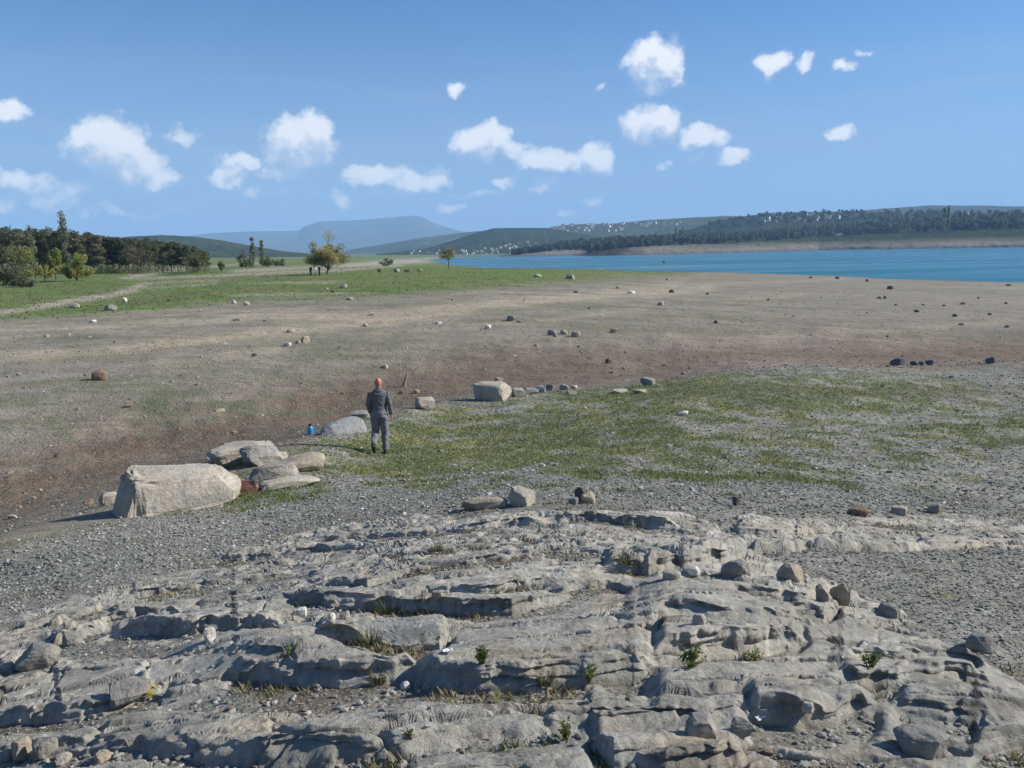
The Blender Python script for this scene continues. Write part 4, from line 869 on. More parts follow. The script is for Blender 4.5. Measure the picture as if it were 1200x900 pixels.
# ---------------------------------------------------------------- weeds in the cracks of the outcrop
def weed(px, py, w, h, label, style='leafy', colour=(.085, .13, .035), seed=0):
    p = hit(px, py); d = math.hypot(p.x, p.y); W, H = w/FPX*d*1.0, h/FPX*d*1.05; rs = np.random.RandomState(900+seed)
    V, F, K, Vs, Fs = [], [], [], [], []
    root = empty('weed', p, 0); tag(root, label, 'weed')
    nst = {'leafy': 15, 'sprout': 2, 'tuft': 0, 'flower': 8}[style]
    def quad(c, u, v, col):
        i = len(V); V.extend([c-u*.5, c+v*.35-u*.1, c+u*.5, c-v*.35-u*.1]); F.append([i, i+1, i+2, i+3]); K.extend([col]*4)
    if style == 'tuft':
        for k in range(90):
            a = rs.uniform(0, 6.28); r = rs.rand()**.5*W*.35; hh = H*rs.uniform(.5, 1.1); b = np.array([math.cos(a)*r, math.sin(a)*r, -.01]); o = np.array([math.cos(a), math.sin(a), 0])*hh*rs.uniform(.1, .6); s = np.array([-math.sin(a), math.cos(a), 0])*.004
            col = np.array(colour)*rs.uniform(.6, 1.4) if rs.rand() < .6 else np.array([.26, .22, .13])*rs.uniform(.7, 1.1)
            i = len(V); V.extend([b-s, b+s, b+o+np.array([0, 0, hh])]); F.append([i, i+1, i+2, i+2]); K.extend([col]*3)
        F2 = [f[:3] for f in F]; mobj('blades', mesh_np('blades', np.array(V), np.array(F2), M_grass, np.array(K)), root); return root
    for k in range(nst):
        a = rs.uniform(0, 6.28); lean = rs.uniform(.1, 1)*W*.5; hh = H*rs.uniform(.55, 1.05)*(1-.35*lean/(W*.5)); tip = np.array([math.cos(a)*lean, math.sin(a)*lean, hh]); s = np.array([-math.sin(a), math.cos(a), 0])*.003; s2 = np.array([math.cos(a), math.sin(a), 0])*.003
        for ss in (s, s2):
            i = len(Vs); Vs.extend([-ss-np.array([0, 0, .02]), ss-np.array([0, 0, .02]), tip+ss*.4, tip-ss*.4]); Fs.append([i, i+1, i+2, i+3])
        for q in range(12 if style != 'sprout' else 6):
            t = rs.uniform(.3, 1.02); c = tip*t; b = rs.uniform(0, 6.28); L_ = H*rs.uniform(.10, .24) if style != 'sprout' else H*rs.uniform(.16, .3)
            u = np.array([math.cos(b), math.sin(b), rs.uniform(-.2, .7)])*L_; v = np.cross(u, [0, 0, 1])*.8+rs.normal(size=3)*L_*.1
            quad(c+u*.5, u, v, np.array(colour)*rs.uniform(.5, 1.6)*np.array([rs.uniform(.8, 1.4), 1, 1]))
        if style == 'flower':
            for q in range(5): quad(tip+rs.normal(size=3)*.008, rs.normal(size=3)*.02, rs.normal(size=3)*.02, np.array([.62, .52, .03]))
    mobj('stem', mesh_np('stem', np.array(Vs), np.array(Fs), M_grass, np.tile(np.array([.14, .12, .06]), (len(Vs), 1))), root)
    if 'white flower' in label:
        fv = []; fc = np.array([-.02, 0, H*1.15])
        for q in range(6):
            t0 = q/6*6.28; fv += [fc, fc+.014*np.array([math.cos(t0), math.sin(t0)*.5, .5]), fc+.03*np.array([math.cos(t0+.3), math.sin(t0+.3)*.5, .9]), fc+.014*np.array([math.cos(t0+.7), math.sin(t0+.7)*.5, .5])]
        mobj('flower', mesh_np('flower', np.array(fv), np.arange(24).reshape(-1, 4), M_grass, np.tile(np.array([.75, .75, .72]), (24, 1))), root)
    mobj('leaves', mesh_np('leaves', np.array(V), np.array(F), M_leaf, np.array(K)), root)
    return root
WEEDS = [(808,782,50,34,'largest leafy weed, bushy green plant against the right-hand ledge','leafy'),(690,802,26,24,'leafy weed in the crack under the main ledge','leafy'),(565,780,18,28,'upright yellow-green weed in the notch of the main ledge','leafy'),(664,868,32,26,'leafy weed beside the dark cleft at the bottom','leafy'),
         (884,776,30,18,'low spreading weed under the right-hand ledge','leafy'),(1021,782,28,22,'green weed topped by a white flower on the right slab','leafy'),(496,757,12,18,'bright sprout lit in the dark hollow','sprout'),(338,772,14,20,'thin olive sprout growing on the smooth left slab','sprout'),
         (436,756,34,20,'grass tuft inside the dark hollow','tuft'),(443,800,28,16,'grass tuft below the hollow in the gravel trough','tuft'),(455,716,36,16,'dry grass tuft under the middle ledge','tuft'),(170,816,22,10,'yellow flowering weed beside the grey loose rock','flower'),(512,644,26,8,'dry tuft on the rough upper ledge','tuft'),(745,616,40,12,'wide dry tuft in the notch of the far ledge','tuft'),
         (676,658,12,16,'pale sprout below the far ledge','sprout'),(735,664,34,14,'dry brownish tuft at the foot of the shaded face','tuft'),(480,866,20,12,'small green weed on the bottom centre slab','leafy'),(640,802,30,16,'dry tuft at the left of the main ledge crack','tuft')]
for i, (px, py, w, h, lab, sty) in enumerate(WEEDS):
    weed(px, py, w, h, lab, sty, (.20, .25, .04) if sty == 'sprout' else ((.085, .115, .04) if sty == 'tuft' else (.125, .185, .05)), i)

# ---------------------------------------------------------------- far shore, hills and mountain
class Loft:
    """hill surface lofted through rows given as pixel lines at known distances (or absolute heights)"""
    def __init__(self, name, x0, x1, rows, colour, n=160, sub=10, rough=3., seed=0, cfun=None, label=None, smooth=True):
        px = np.linspace(x0, x1, n); R_ = []
        for r in rows:
            kind, pts, dist = r; p = np.array(pts, float); v = np.interp(px, p[:, 0], p[:, 1])
            d = np.interp(px, [q[0] for q in dist], [q[1] for q in dist]) if isinstance(dist, list) else np.full(n, float(dist))
            if kind == 'py': a, t = az_tan(px, v); z = EYE-d*t
            else: a, _ = az_tan(px, 290+0*px); z = v
            R_.append(np.stack([np.sin(a)*d, np.cos(a)*d, z], -1))
        self.px = px; rr = []
        for i in range(len(R_)-1):
            for k in range(sub):
                t = k/sub; rr.append(R_[i]*(1-t)+R_[i+1]*t)
        rr.append(R_[-1]); G = np.array(rr)
        # smooth the rows a little so that the breaks between strips are rounded
        H = G.copy()
        for _ in range(2): H[1:-1] = (H[:-2]+2*H[1:-1]+H[2:])/4
        cr_ = (len(rows)-2)*sub; keep = G[cr_, :, 2].copy(); G[..., 2] = H[..., 2]; G[cr_, :, 2] = keep
        sc = 1/(rough*14)
        env = np.clip(np.minimum(np.arange(len(G)), np.arange(len(G))[::-1])/4., 0, 1)[:, None]*np.clip(np.abs(np.arange(len(G))-cr_)/3.+.25, 0, 1)[:, None]
        G[..., 2] += rough*env*(fbm(G[..., 0]*sc, G[..., 1]*sc, 4, 300+seed)*.9+.5*fbm(G[..., 0]*sc*6, G[..., 1]*sc*6, 3, 310+seed))
        self.G = G; x, y, z = G[..., 0], G[..., 1], G[..., 2]
        c = np.broadcast_to(np.array(colour), G.shape).copy()
        self.ppx, self.ppy = project(x, y, z)
        c = c*(1+.30*fbm(x*sc*1.5, y*sc*1.5, 4, 320+seed)+.18*fbm(x*sc*9, y*sc*9, 3, 330+seed))[..., None]
        if cfun is not None: c = cfun(c, self.ppx, self.ppy, x, y, z)
        F = grid_faces(*x.shape)
        o = mobj(name, mesh_np(name, G.reshape(-1, 3), F, M_far, np.clip(c, .005, .8).reshape(-1, 3), smooth=smooth)); tag(o, kind='structure')
    def at(self, px, py):
        j = int(np.clip(np.searchsorted(self.px, px), 1, len(self.px)-1)); col = self.G[:, j]; py_ = self.ppy[:, j]
        k = len(py_)-1
        for i in range(len(py_)):
            if py_[i] <= py: k = i; break
        if k == 0: q = col[0]
        else:
            t = (py_[k-1]-py)/max(py_[k-1]-py_[k], 1e-6); t = min(max(t, 0), 1); q = col[k-1]*(1-t)+col[k]*t
        a = math.atan2(*az_xy(px, py)); d = math.hypot(q[0], q[1]); return Vector((math.sin(a)*d, math.cos(a)*d, q[2]))
def az_xy(px, py):
    w = ray(px, py); return float(w[0]), float(w[1])
WOOD = (.042, .056, .030); FIELD = (.10, .115, .05)
def speckle(amt, col, fr=.02, seed=5):
    def f(c, px, py, x, y, z): return mixc(c, np.array(col), sstep(.1, .5, fbm(x*fr, y*fr, 3, seed))*amt)
    return f
Loft('mountain', 150, 700, [('z', [(0,-2)], 9500), ('py', [(150,300),(330,292),(420,288),(520,284),(700,296)], 11500), ('py', [(150,283),(215,276.5),(250,273),(300,271),(350,270.5),(357,265),(375,259.5),(420,258),(450,255.5),(483,252.5),(494,254),(510,262),(530,268.5),(560,275),(600,283),(640,288),(700,292)], 14000), ('z', [(0,-2)], 15800)], (.075, .085, .06), rough=16, seed=1, n=240)
Loft('hill', 380, 660, [('z', [(0,-12)], 4300), ('py', [(380,300),(440,294),(500,284),(560,277),(660,276)], 5000), ('py', [(380,299),(420,291),(450,286),(480,281),(520,275),(555,271),(580,270),(620,272),(660,276)], 5800), ('z', [(0,-2)], 7000)], (.06, .075, .035), rough=8, seed=2, cfun=speckle(.6, (.17, .17, .09), .004))
Loft('hill', 60, 420, [('z', [(0,-6)], 1700), ('py', [(60,296),(200,295),(300,299),(420,302)], 1900), ('py', [(60,284),(120,281),(150,277.5),(190,275.5),(230,277.5),(262,282),(290,287),(330,294),(380,299),(420,302)], 2500), ('z', [(0,-2)], 3200)], WOOD, rough=5, seed=3, cfun=speckle(.3, (.09, .10, .05), .01), n=220)
H3 = Loft('hill', 440, 740, [('z', [(0,-3)], 2050), ('py', [(440,302.5),(500,301),(580,298),(660,296.5),(740,294)], 2250), ('py', [(440,299),(500,293),(560,284),(620,282),(680,282),(740,284)], 2550), ('py', [(440,298),(500,291),(530,282),(560,272),(578,267.5),(600,267),(640,267),(660,270),(690,275),(720,280),(740,283)], 3000), ('z', [(0,-2)], 3800)], WOOD, rough=4, seed=4, cfun=speckle(.35, (.085, .10, .05), .01), n=260)
H4 = Loft('hill', 600, 960, [('z', [(0,-10)], 3000), ('py', [(600,285),(700,282),(800,276),(960,270)], 3300), ('py', [(600,280),(620,274),(650,265),(680,262.5),(720,262),(760,258),(800,255.5),(850,253),(880,254),(920,255),(960,256)], 4100), ('z', [(0,-2)], 5200)], (.075, .09, .045), rough=5, seed=5, cfun=speckle(.55, (.05, .06, .03), .006), n=220)
Loft('hill', 940, 1400, [('z', [(0,-10)], 4200), ('py', [(940,256),(1400,252)], 4600), ('py', [(940,252),(980,249),(1050,243.5),(1090,240.5),(1150,241),(1210,242),(1400,246)], 5600), ('z', [(0,-2)], 7000)], (.06, .07, .04), rough=8, seed=6)
H5 = Loft('hill', 760, 1400, [('z', [(0,-5)], 2000), ('py', [(760,283),(860,272),(1000,264),(1400,258)], 2200), ('py', [(760,281),(790,274),(830,262),(860,255),(900,250),(940,248.5),(990,247.5),(1060,248),(1130,249),(1400,252)], 2800), ('z', [(0,-2)], 3600)], WOOD, rough=4, seed=7, cfun=speckle(.3, (.08, .09, .045), .01), n=260)
def bank(c, px, py, x, y, z):
    t = sstep(0, 10, z); c2 = mixc(np.broadcast_to(np.array([.17, .14, .115]), c.shape).copy(), np.array([.27, .245, .19]), sstep(.5, 3.5, z)*(.75+.4*fbm(x*.01, z*.6, 3, 7)))
    c2 = mixc(c2*.85, np.array([.125, .125, .08]), sstep(6, 13, z+4*fbm(x*.012, y*.012, 3, 8)))
    c2 = mixc(c2, np.array([.05, .05, .045]), (1-sstep(715, 765, px+20*fbm(x*.02, y*.02, 2, 6)))*sstep(675, 690, px))  # shade on the steep headland at the left end, painted into the colour
    return mixc(c2, c*0+np.array([.05, .06, .03]), sstep(11, 17, z+2*fbm(x*.02, y*.02, 3, 9)))
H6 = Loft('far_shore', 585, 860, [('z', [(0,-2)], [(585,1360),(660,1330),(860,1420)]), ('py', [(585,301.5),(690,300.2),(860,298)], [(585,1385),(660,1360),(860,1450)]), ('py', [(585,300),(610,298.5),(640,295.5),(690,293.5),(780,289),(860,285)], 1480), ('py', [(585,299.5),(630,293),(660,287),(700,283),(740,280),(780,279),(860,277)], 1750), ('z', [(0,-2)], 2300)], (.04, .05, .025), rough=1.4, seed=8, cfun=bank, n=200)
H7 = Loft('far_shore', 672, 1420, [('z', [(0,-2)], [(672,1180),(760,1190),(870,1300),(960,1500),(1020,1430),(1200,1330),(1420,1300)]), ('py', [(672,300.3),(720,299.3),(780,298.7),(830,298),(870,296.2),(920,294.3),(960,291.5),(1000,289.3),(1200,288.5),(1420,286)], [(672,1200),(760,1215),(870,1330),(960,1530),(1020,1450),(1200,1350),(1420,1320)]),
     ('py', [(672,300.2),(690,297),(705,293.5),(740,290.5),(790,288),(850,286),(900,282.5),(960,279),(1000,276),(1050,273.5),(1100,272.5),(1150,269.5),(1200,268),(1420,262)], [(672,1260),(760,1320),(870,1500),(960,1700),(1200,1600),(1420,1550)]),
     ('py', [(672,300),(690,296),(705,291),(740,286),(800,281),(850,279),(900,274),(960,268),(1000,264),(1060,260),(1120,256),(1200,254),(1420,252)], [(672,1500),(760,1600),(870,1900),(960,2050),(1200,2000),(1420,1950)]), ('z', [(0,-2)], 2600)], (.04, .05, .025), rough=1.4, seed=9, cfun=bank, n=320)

# ---------------------------------------------------------------- trees
M_bark = surf_mat('bark', (.10, .08, .06), rough=.95, var=.3, scale=3, bumps=((8, .8, .05),))
def tube(path, r0, r1, sides=6):
    path = np.array(path, float); V = []; n_ = len(path)
    for i, p in enumerate(path):
        d = path[min(i+1, n_-1)]-path[max(i-1, 0)]; d /= np.linalg.norm(d)+1e-9; a = np.cross(d, [.3, .9, .1]); a /= np.linalg.norm(a); b = np.cross(d, a); r = r0+(r1-r0)*i/(n_-1)
        for k in range(sides): t = k/sides*6.2832; V.append(p+r*(math.cos(t)*a+math.sin(t)*b))
    F = [[i*sides+k, i*sides+(k+1) % sides, (i+1)*sides+(k+1) % sides, (i+1)*sides+k] for i in range(n_-1) for k in range(sides)]
    return np.array(V), np.array(F)
def merge(parts):
    V, F, o = [], [], 0
    for v, f in parts: V.append(v); F.append(f+o); o += len(v)
    return np.concatenate(V), np.concatenate(F)
def leaf_cloud(centres, radii, nper, size, cols, rs, dens=None):
    """leaf-sized quads in clumps round the given centres"""
    V, K = [], []
    for i, (c, r) in enumerate(zip(centres, radii)):
        m = int(nper*(dens[i] if dens is not None else 1)); u = rs.normal(size=(m, 3)); u /= np.linalg.norm(u, axis=1)[:, None]; p = c+u*(rs.rand(m, 1)**.45)*r
        a = rs.normal(size=(m, 3)); a /= np.linalg.norm(a, axis=1)[:, None]; b = np.cross(a, rs.normal(size=(m, 3))); b /= np.linalg.norm(b, axis=1)[:, None]
        s = size*rs.uniform(.6, 1.4, (m, 1)); V.append(np.stack([p-a*s*.5, p+b*s*.32, p+a*s*.5, p-b*s*.32], 1).reshape(-1, 3))
        col = np.array(cols)[rs.randint(0, len(cols))]*rs.uniform(.75, 1.25); K.append(np.repeat(col[None]*rs.uniform(.7, 1.3, (m, 1)), 4, 0))
    V = np.concatenate(V); return V, np.arange(len(V)).reshape(-1, 4), np.concatenate(K)
def tree_mesh(kind, H, W, seed, cols, leaf=.22, n=1):
    """returns trunk mesh, crown mesh for a tree H high and W wide"""
    rs = np.random.RandomState(seed); parts = []; cen, rad, dens = [], [], []
    if kind == 'poplar':
        parts.append(tube([(0, 0, -.2), (0, 0, H*.3), (rs.normal()*.1, 0, H*.7), (rs.normal()*.2, 0, H*.96)], H*.016, .02))
        for k in range(46):
            t = rs.uniform(.14, 1); r = W*.5*math.sin(min(1, t*1.25+.1)*math.pi*.5)*(1-.75*max(0, t-.55)/.45); a = rs.uniform(0, 6.28); c = np.array([math.cos(a)*r*.6, math.sin(a)*r*.6, H*t]); cen.append(c); rad.append(np.array([W*.22, W*.22, H*.055])); dens.append(1)
            if k % 2 == 0: parts.append(tube([(0, 0, H*t*.85), c*.8+np.array([0, 0, 0]), c], H*.004, .008, 4))
    elif kind == 'pine':
        parts.append(tube([(0, 0, -.2), (rs.normal()*.15, 0, H*.5), (rs.normal()*.25, rs.normal()*.2, H*.95)], H*.018, .04))
        for k in range(44):
            t = rs.uniform(.26, 1); r = W*.5*(1-(t-.26)/.95)*rs.uniform(.2, 1); a = rs.uniform(0, 6.28); c = np.array([math.cos(a)*r, math.sin(a)*r, H*t]); cen.append(c); rad.append(np.array([W*.17, W*.17, H*.05])*rs.uniform(.8, 1.3)); dens.append(1)
            parts.append(tube([(0, 0, H*t*.96), c*.7+np.array([0, 0, H*t*.29]), c], .05, .015, 4))
    else:
        fork = {'willow': .16, 'round': .28, 'bare': .3, 'bush': .05, 'flat': .48}[kind]; lean = .06 if kind == 'willow' else 0
        parts.append(tube([(0, 0, -.2), (lean*H*.3, 0, H*fork*.6), (lean*H, rs.normal()*.1, H*fork)], H*.024, H*.018))
        nb = {'willow': 11, 'round': 9, 'bare': 13, 'bush': 10, 'flat': 8}[kind]
        for k in range(nb):
            a = 6.28*k/nb+rs.uniform(-.3, .3); el = rs.uniform(.25, 1.15); top = np.array([math.cos(a)*W*.46*math.cos(el)*1.15, math.sin(a)*W*.46*math.cos(el)*1.15, H*fork+(H*(.93-fork))*math.sin(el)*rs.uniform(.75, 1.02)]); st = np.array([lean*H*rs.uniform(.6, 1), 0, H*fork*rs.uniform(.6, 1)]); mid = st*.5+top*.5+np.array([0, 0, H*.05]); parts.append(tube([st, mid, top], H*.011, .015, 5))
            for q in range(5):
                t = rs.uniform(.45, 1.05); c = st*(1-t)+top*t+rs.normal(size=3)*np.array([W, W, H])*.05; cen.append(c); rad.append(np.array([W, W, H*.8])*rs.uniform(.09, .19)); dens.append(1)
                tip = c+rs.normal(size=3)*np.array([W, W, H])*.06; parts.append(tube([mid*.4+top*.6, c, tip], H*.004, .006, 3))
                if kind == 'bare':
                    for z_ in range(4): parts.append(tube([c, c+rs.normal(size=3)*np.array([W, W, H])*.07+np.array([0, 0, H*.02])], .02, .006, 3))
    V, F = merge(parts); tm = mesh_np('trunk', V, F, M_bark, smooth=True)
    V, F, K = leaf_cloud(cen, rad, n, leaf, cols, rs, dens); cm = mesh_np('crown', V, F, M_leaf, K)
    return tm, cm
def tree(name, px, py, w, h, kind, cols, label, group=None, seed=1, leaf=.22, n=42, point=None, rz=0, tilt=0):
    p = point or hit(px, py); d = math.hypot(p.x, p.y); tm, cm = tree_mesh(kind, h/FPX*d, w/FPX*d, seed, cols, leaf, n)
    r = empty(name, (p.x, p.y, p.z-.05), rz); r.rotation_euler = (0, tilt, rz); tag(r, label, 'tree' if 'shrub' not in name else 'shrub', group)
    mobj('trunk', tm, r); mobj('crown', cm, r); return r
YG = [(.30, .29, .10), (.24, .255, .09), (.34, .30, .125)]; GR = [(.19, .22, .12), (.22, .245, .13), (.16, .19, .10)]; PI_ = [(.12, .135, .07), (.15, .16, .08), (.20, .18, .11), (.10, .12, .065)]; BR = [(.20, .165, .13), (.17, .14, .11)]; PO = [(.17, .205, .10), (.21, .24, .125), (.14, .175, .085)]; YB = [(.25, .27, .06), (.30, .29, .075), (.20, .225, .065)]
tree('willow_tree', 383, 321.5, 42, 48, 'willow', YG, 'yellow-green willow with leaning dark trunk beside the three people', seed=3, leaf=.22, n=210)
tree('small_tree', 526, 314.6, 24, 26, 'flat', YG, 'small thin-crowned tree alone on the grass before the lake', seed=5, leaf=.22, n=45)
tree('round_tree', 232, 320, 24, 27, 'round', [(.17, .175, .075), (.13, .15, .06)], 'round yellow-green tree beside the pale track', seed=7, leaf=.28, n=90)
tree('bare_tree', 162, 320.5, 27, 35, 'bare', BR, 'brownish nearly bare tree in front of the pine wood', seed=9, leaf=.18, n=10)
tree('bare_tree', 201, 317.5, 18, 27, 'bare', BR, 'smaller bare tree by the bend of the pale track', seed=10, leaf=.2, n=10)
tree('young_tree', 260, 319, 7, 14, 'round', GR, 'thin young tree right of the round yellow-green tree', seed=11, leaf=.3, n=14)
tree('poplar_tree', 297, 313, 7.5, 33, 'poplar', GR, 'taller dark poplar of the pair left of the willow', seed=12, leaf=.4, n=20)
tree('poplar_tree', 308, 313, 6.5, 29, 'poplar', GR, 'shorter dark poplar of the pair left of the willow', seed=13, leaf=.4, n=20)
tree('shrub', 288, 314, 17, 22, 'bush', PO, 'greyish shrub left of the poplar pair', seed=14, leaf=.4, n=24)
tree('shrub', 313, 313, 20, 16, 'bush', PO, 'low greyish shrub right of the poplar pair', seed=15, leaf=.4, n=24)
tree('shrub', 327, 311.5, 14, 9, 'bush', GR, 'small green shrub halfway from the poplars to the willow', seed=16, leaf=.4, n=20)
tree('poplar_tree', 82, 325, 13, 66, 'poplar', PO, 'tallest poplar at left rising above the pine wood with bent top', seed=17, leaf=.35, n=24, tilt=-.05)
tree('poplar_tree', 42, 327, 12, 52, 'poplar', PO, 'second tall poplar left of the tallest one', seed=18, leaf=.35, n=22, tilt=-.04)
tree('bushy_tree', 90, 329, 28, 34, 'bush', YB, 'bright yellow-green bushy tree at the foot of the tallest poplar', seed=19, leaf=.28, n=110)
tree('bushy_tree', 66, 328, 18, 33, 'round', YB, 'narrow yellow-green tree left of the bright bushy one', seed=20, leaf=.28, n=80)
tree('bushy_tree', 53, 331, 16, 22, 'round', YB, 'small yellow-green tree between the two poplars', seed=21, leaf=.26, n=30)
tree('bushy_tree', 24, 333, 38, 44, 'bush', [(.22, .235, .09), (.26, .255, .10)], 'large pale green bushy tree near the left edge', seed=22, leaf=.28, n=110)
tree('shrub', 6, 335, 32, 30, 'bush', [(.19, .195, .12), (.15, .16, .09)], 'greyish shrub cut by the left edge of the picture', seed=23, leaf=.28, n=80)
tree('shrub', 26, 337, 22, 12, 'bush', [(.13, .12, .08), (.10, .11, .06)], 'low twiggy shrub under the large pale green tree', seed=24, leaf=.25, n=24)
tree('bare_tree', 111, 320, 18, 24, 'bare', BR, 'pale bare tree before the wood right of the bright bushy tree', seed=25, leaf=.2, n=8)
tree('shrub', 125, 320.5, 20, 12, 'bush', PO, 'low green shrub before the pine wood', seed=26, leaf=.3, n=24)
tree('shrub', 455, 312, 18, 10, 'bush', PO, 'greyish green shrub by the gravel spit right of the willow', seed=27, leaf=.4, n=24)
# the pine wood: individual pines, copies of five
def pine_wood():
    rnd = random.Random(4); pro = []
    for k in range(5):
        tm, cm = tree_mesh('pine', 11.5, 6.4, 40+k, PI_, .5, 46); pro.append((tm, cm))
    for row, (py, dd) in enumerate(((319.5, 0), (316.5, 0), (313.5, 0))):
        px = -12+row*3; done = []
        while px < 246-row*2:
            p = hit(px, py+.010*(120-px)*.8+rnd.uniform(-.5, .5)); d = math.hypot(p.x, p.y)
            top = np.interp(px, [-40,0,90,110,130,190,215,246], [272,274,274,277,280,283.5,288,292])
            hor = 450-FPX*math.tan(PITCH)+(600-px)*math.tan(-ROLL)
            zt = EYE+(hor-top)/FPX*d*1.01; H = (zt-p.z)*rnd.uniform(.84, 1.03)
            tm, cm = pro[rnd.randrange(5)]; r = empty('pine_tree', (p.x, p.y, p.z-.1), rnd.uniform(0, 6.28)); s = H/11.5; r.scale = (s*rnd.uniform(.85, 1.15),)*2+(s,)
            tag(r, 'pine', 'tree', 'pines of the wood at left'); mobj('trunk', tm, r); mobj('crown', cm, r); done.append(r)
            px += rnd.uniform(6.5, 11)
        rank_labels(done, ('dark green pine in the front rank of the wood, %s from left', 'dark green pine in the second rank of the wood, %s from left', 'dark green pine in the rear rank of the wood, %s from left')[row])
pine_wood()
def undergrowth():
    rs = np.random.RandomState(66); cen, rad = [], []
    for k in range(150):
        px = rs.uniform(-40, 246); p = hit(px, 320.5-.012*(px-120)*.8+rs.uniform(-3, 1.2)); h = rs.uniform(.8, 2.6); cen.append(np.array([p.x, p.y, p.z+h*.4])); rad.append(np.array([h*.9, h*.9, h*.6]))
    V, F, K = leaf_cloud(cen, rad, 46, .30, [(.12, .13, .06), (.15, .14, .08), (.10, .115, .055), (.17, .15, .10)], rs)
    o = mobj('undergrowth', mesh_np('undergrowth', V, F, M_leaf, K)); tag(o, 'scrubby undergrowth massed along the foot of the pine wood', 'undergrowth', kind='stuff')
undergrowth()
# woods on the far shore: one mass of crowns past counting, with single poplars in front
def far_woods():
    rs = np.random.RandomState(8); cen, rad, sel = [], [], []
    def put(loft, n_, x0, x1, lo, hi, hh):
        for k in range(n_):
            px = rs.uniform(x0, x1); a, b = np.interp(px, *lo), np.interp(px, *hi); py = b+(a-b)*rs.rand(); p = loft.at(px, py); h = rs.uniform(*hh); cen.append(np.array([p.x, p.y, p.z+h*.5])); rad.append(np.array([h*.42, h*.42, h*.56])); sel.append(rs.rand())
    put(H7, 900, 690, 1300, ([690,705,740,800,850,900,960,1000,1060,1200,1300], [296,293.5,290,287,285,282,278,275.5,272.5,267.5,265]), ([690,705,740,800,850,900,960,1000,1060,1200,1300], [297,292,287,282,280,275,269,265,261,255,254]), (7, 14))
    put(H6, 420, 600, 850, ([600,640,690,780,850], [299,294.5,292.5,288.5,286]), ([600,640,660,700,740,850], [299,293,288,284,281,279]), (7, 12))
    put(H5, 260, 830, 1300, ([830,900,1000,1300], [270,264,260,256]), ([830,900,1000,1300], [264,252,249,251]), (9, 15))
    V, K = [], []
    for c, r, s in zip(cen, rad, sel):
        m = 46; u = rs.normal(size=(m, 3)); u /= np.linalg.norm(u, axis=1)[:, None]; p = c+u*(rs.rand(m, 1)**.4)*r
        a = rs.normal(size=(m, 3)); a /= np.linalg.norm(a, axis=1)[:, None]; b = np.cross(a, u)+rs.normal(size=(m, 3))*.2; b /= np.linalg.norm(b, axis=1)[:, None]; q = rs.uniform(1.6, 3.4, (m, 1))
        V.append(np.stack([p-a*q, p+a*q*.6+b*q, p+a*q*.4-b*q], 1).reshape(-1, 3)); col = np.array([.05, .068, .035])*(1-s)+np.array([.12, .135, .06])*s; K.append(np.repeat(col[None]*rs.uniform(.7, 1.3, (m, 1)), 3, 0))
    V = np.concatenate(V); o = mobj('far_wood', mesh_np('far_wood', V, np.arange(len(V)).reshape(-1, 3), M_leaf, np.concatenate(K))); tag(o, 'dark mixed woods massed along the far shore of the lake', 'woods', kind='stuff')
    rnd = random.Random(31); pro = [tree_mesh('poplar', 20, 4.2, 70+k, PO, 1.5, 10) for k in range(3)]; row = []
    for px, py, h in [(792,286.5,22),(797,286.5,20),(800,286.3,21),(832,285.5,22),(836,285.4,17),(842,285.2,19),(893,281.5,18),(923,280.5,16),(931,280.2,17),(943,279.7,18),(965,278,18),(975,277.3,18),(991,275.5,14),(1001,274.3,14),(1006,274.3,14),(1042,272,17),(1047,272,18),(1055,272,17),(1065,271.5,17),(1071,271.5,16),(1079,271.3,18),(1089,271,16),(1095,271,17),(1106,270.5,28),(1111,270.3,29),(1124,269.5,22),(1130,269,22),(1140,268.5,20),(1150,267.5,18),(1165,266.5,20),(1176,266,18),(1190,265.5,20),(720,291,12),(735,290,13),(752,289.5,14)]:
        p = H7.at(px, py); d = math.hypot(p.x, p.y); s = h*.85/FPX*d/20; tm, cm = pro[rnd.randrange(3)]; r = empty('poplar_tree', (p.x, p.y, p.z-.3), rnd.uniform(0, 6)); r.scale = (s*.95, s*.95, s); tag(r, 'slender poplar in the row along the far lake shore', 'tree', 'poplars on the far shore'); mobj('trunk', tm, r); mobj('crown', cm, r); row.append(r)
    rank_labels(row, 'slender poplar on the far lake shore, %s from left')
far_woods()

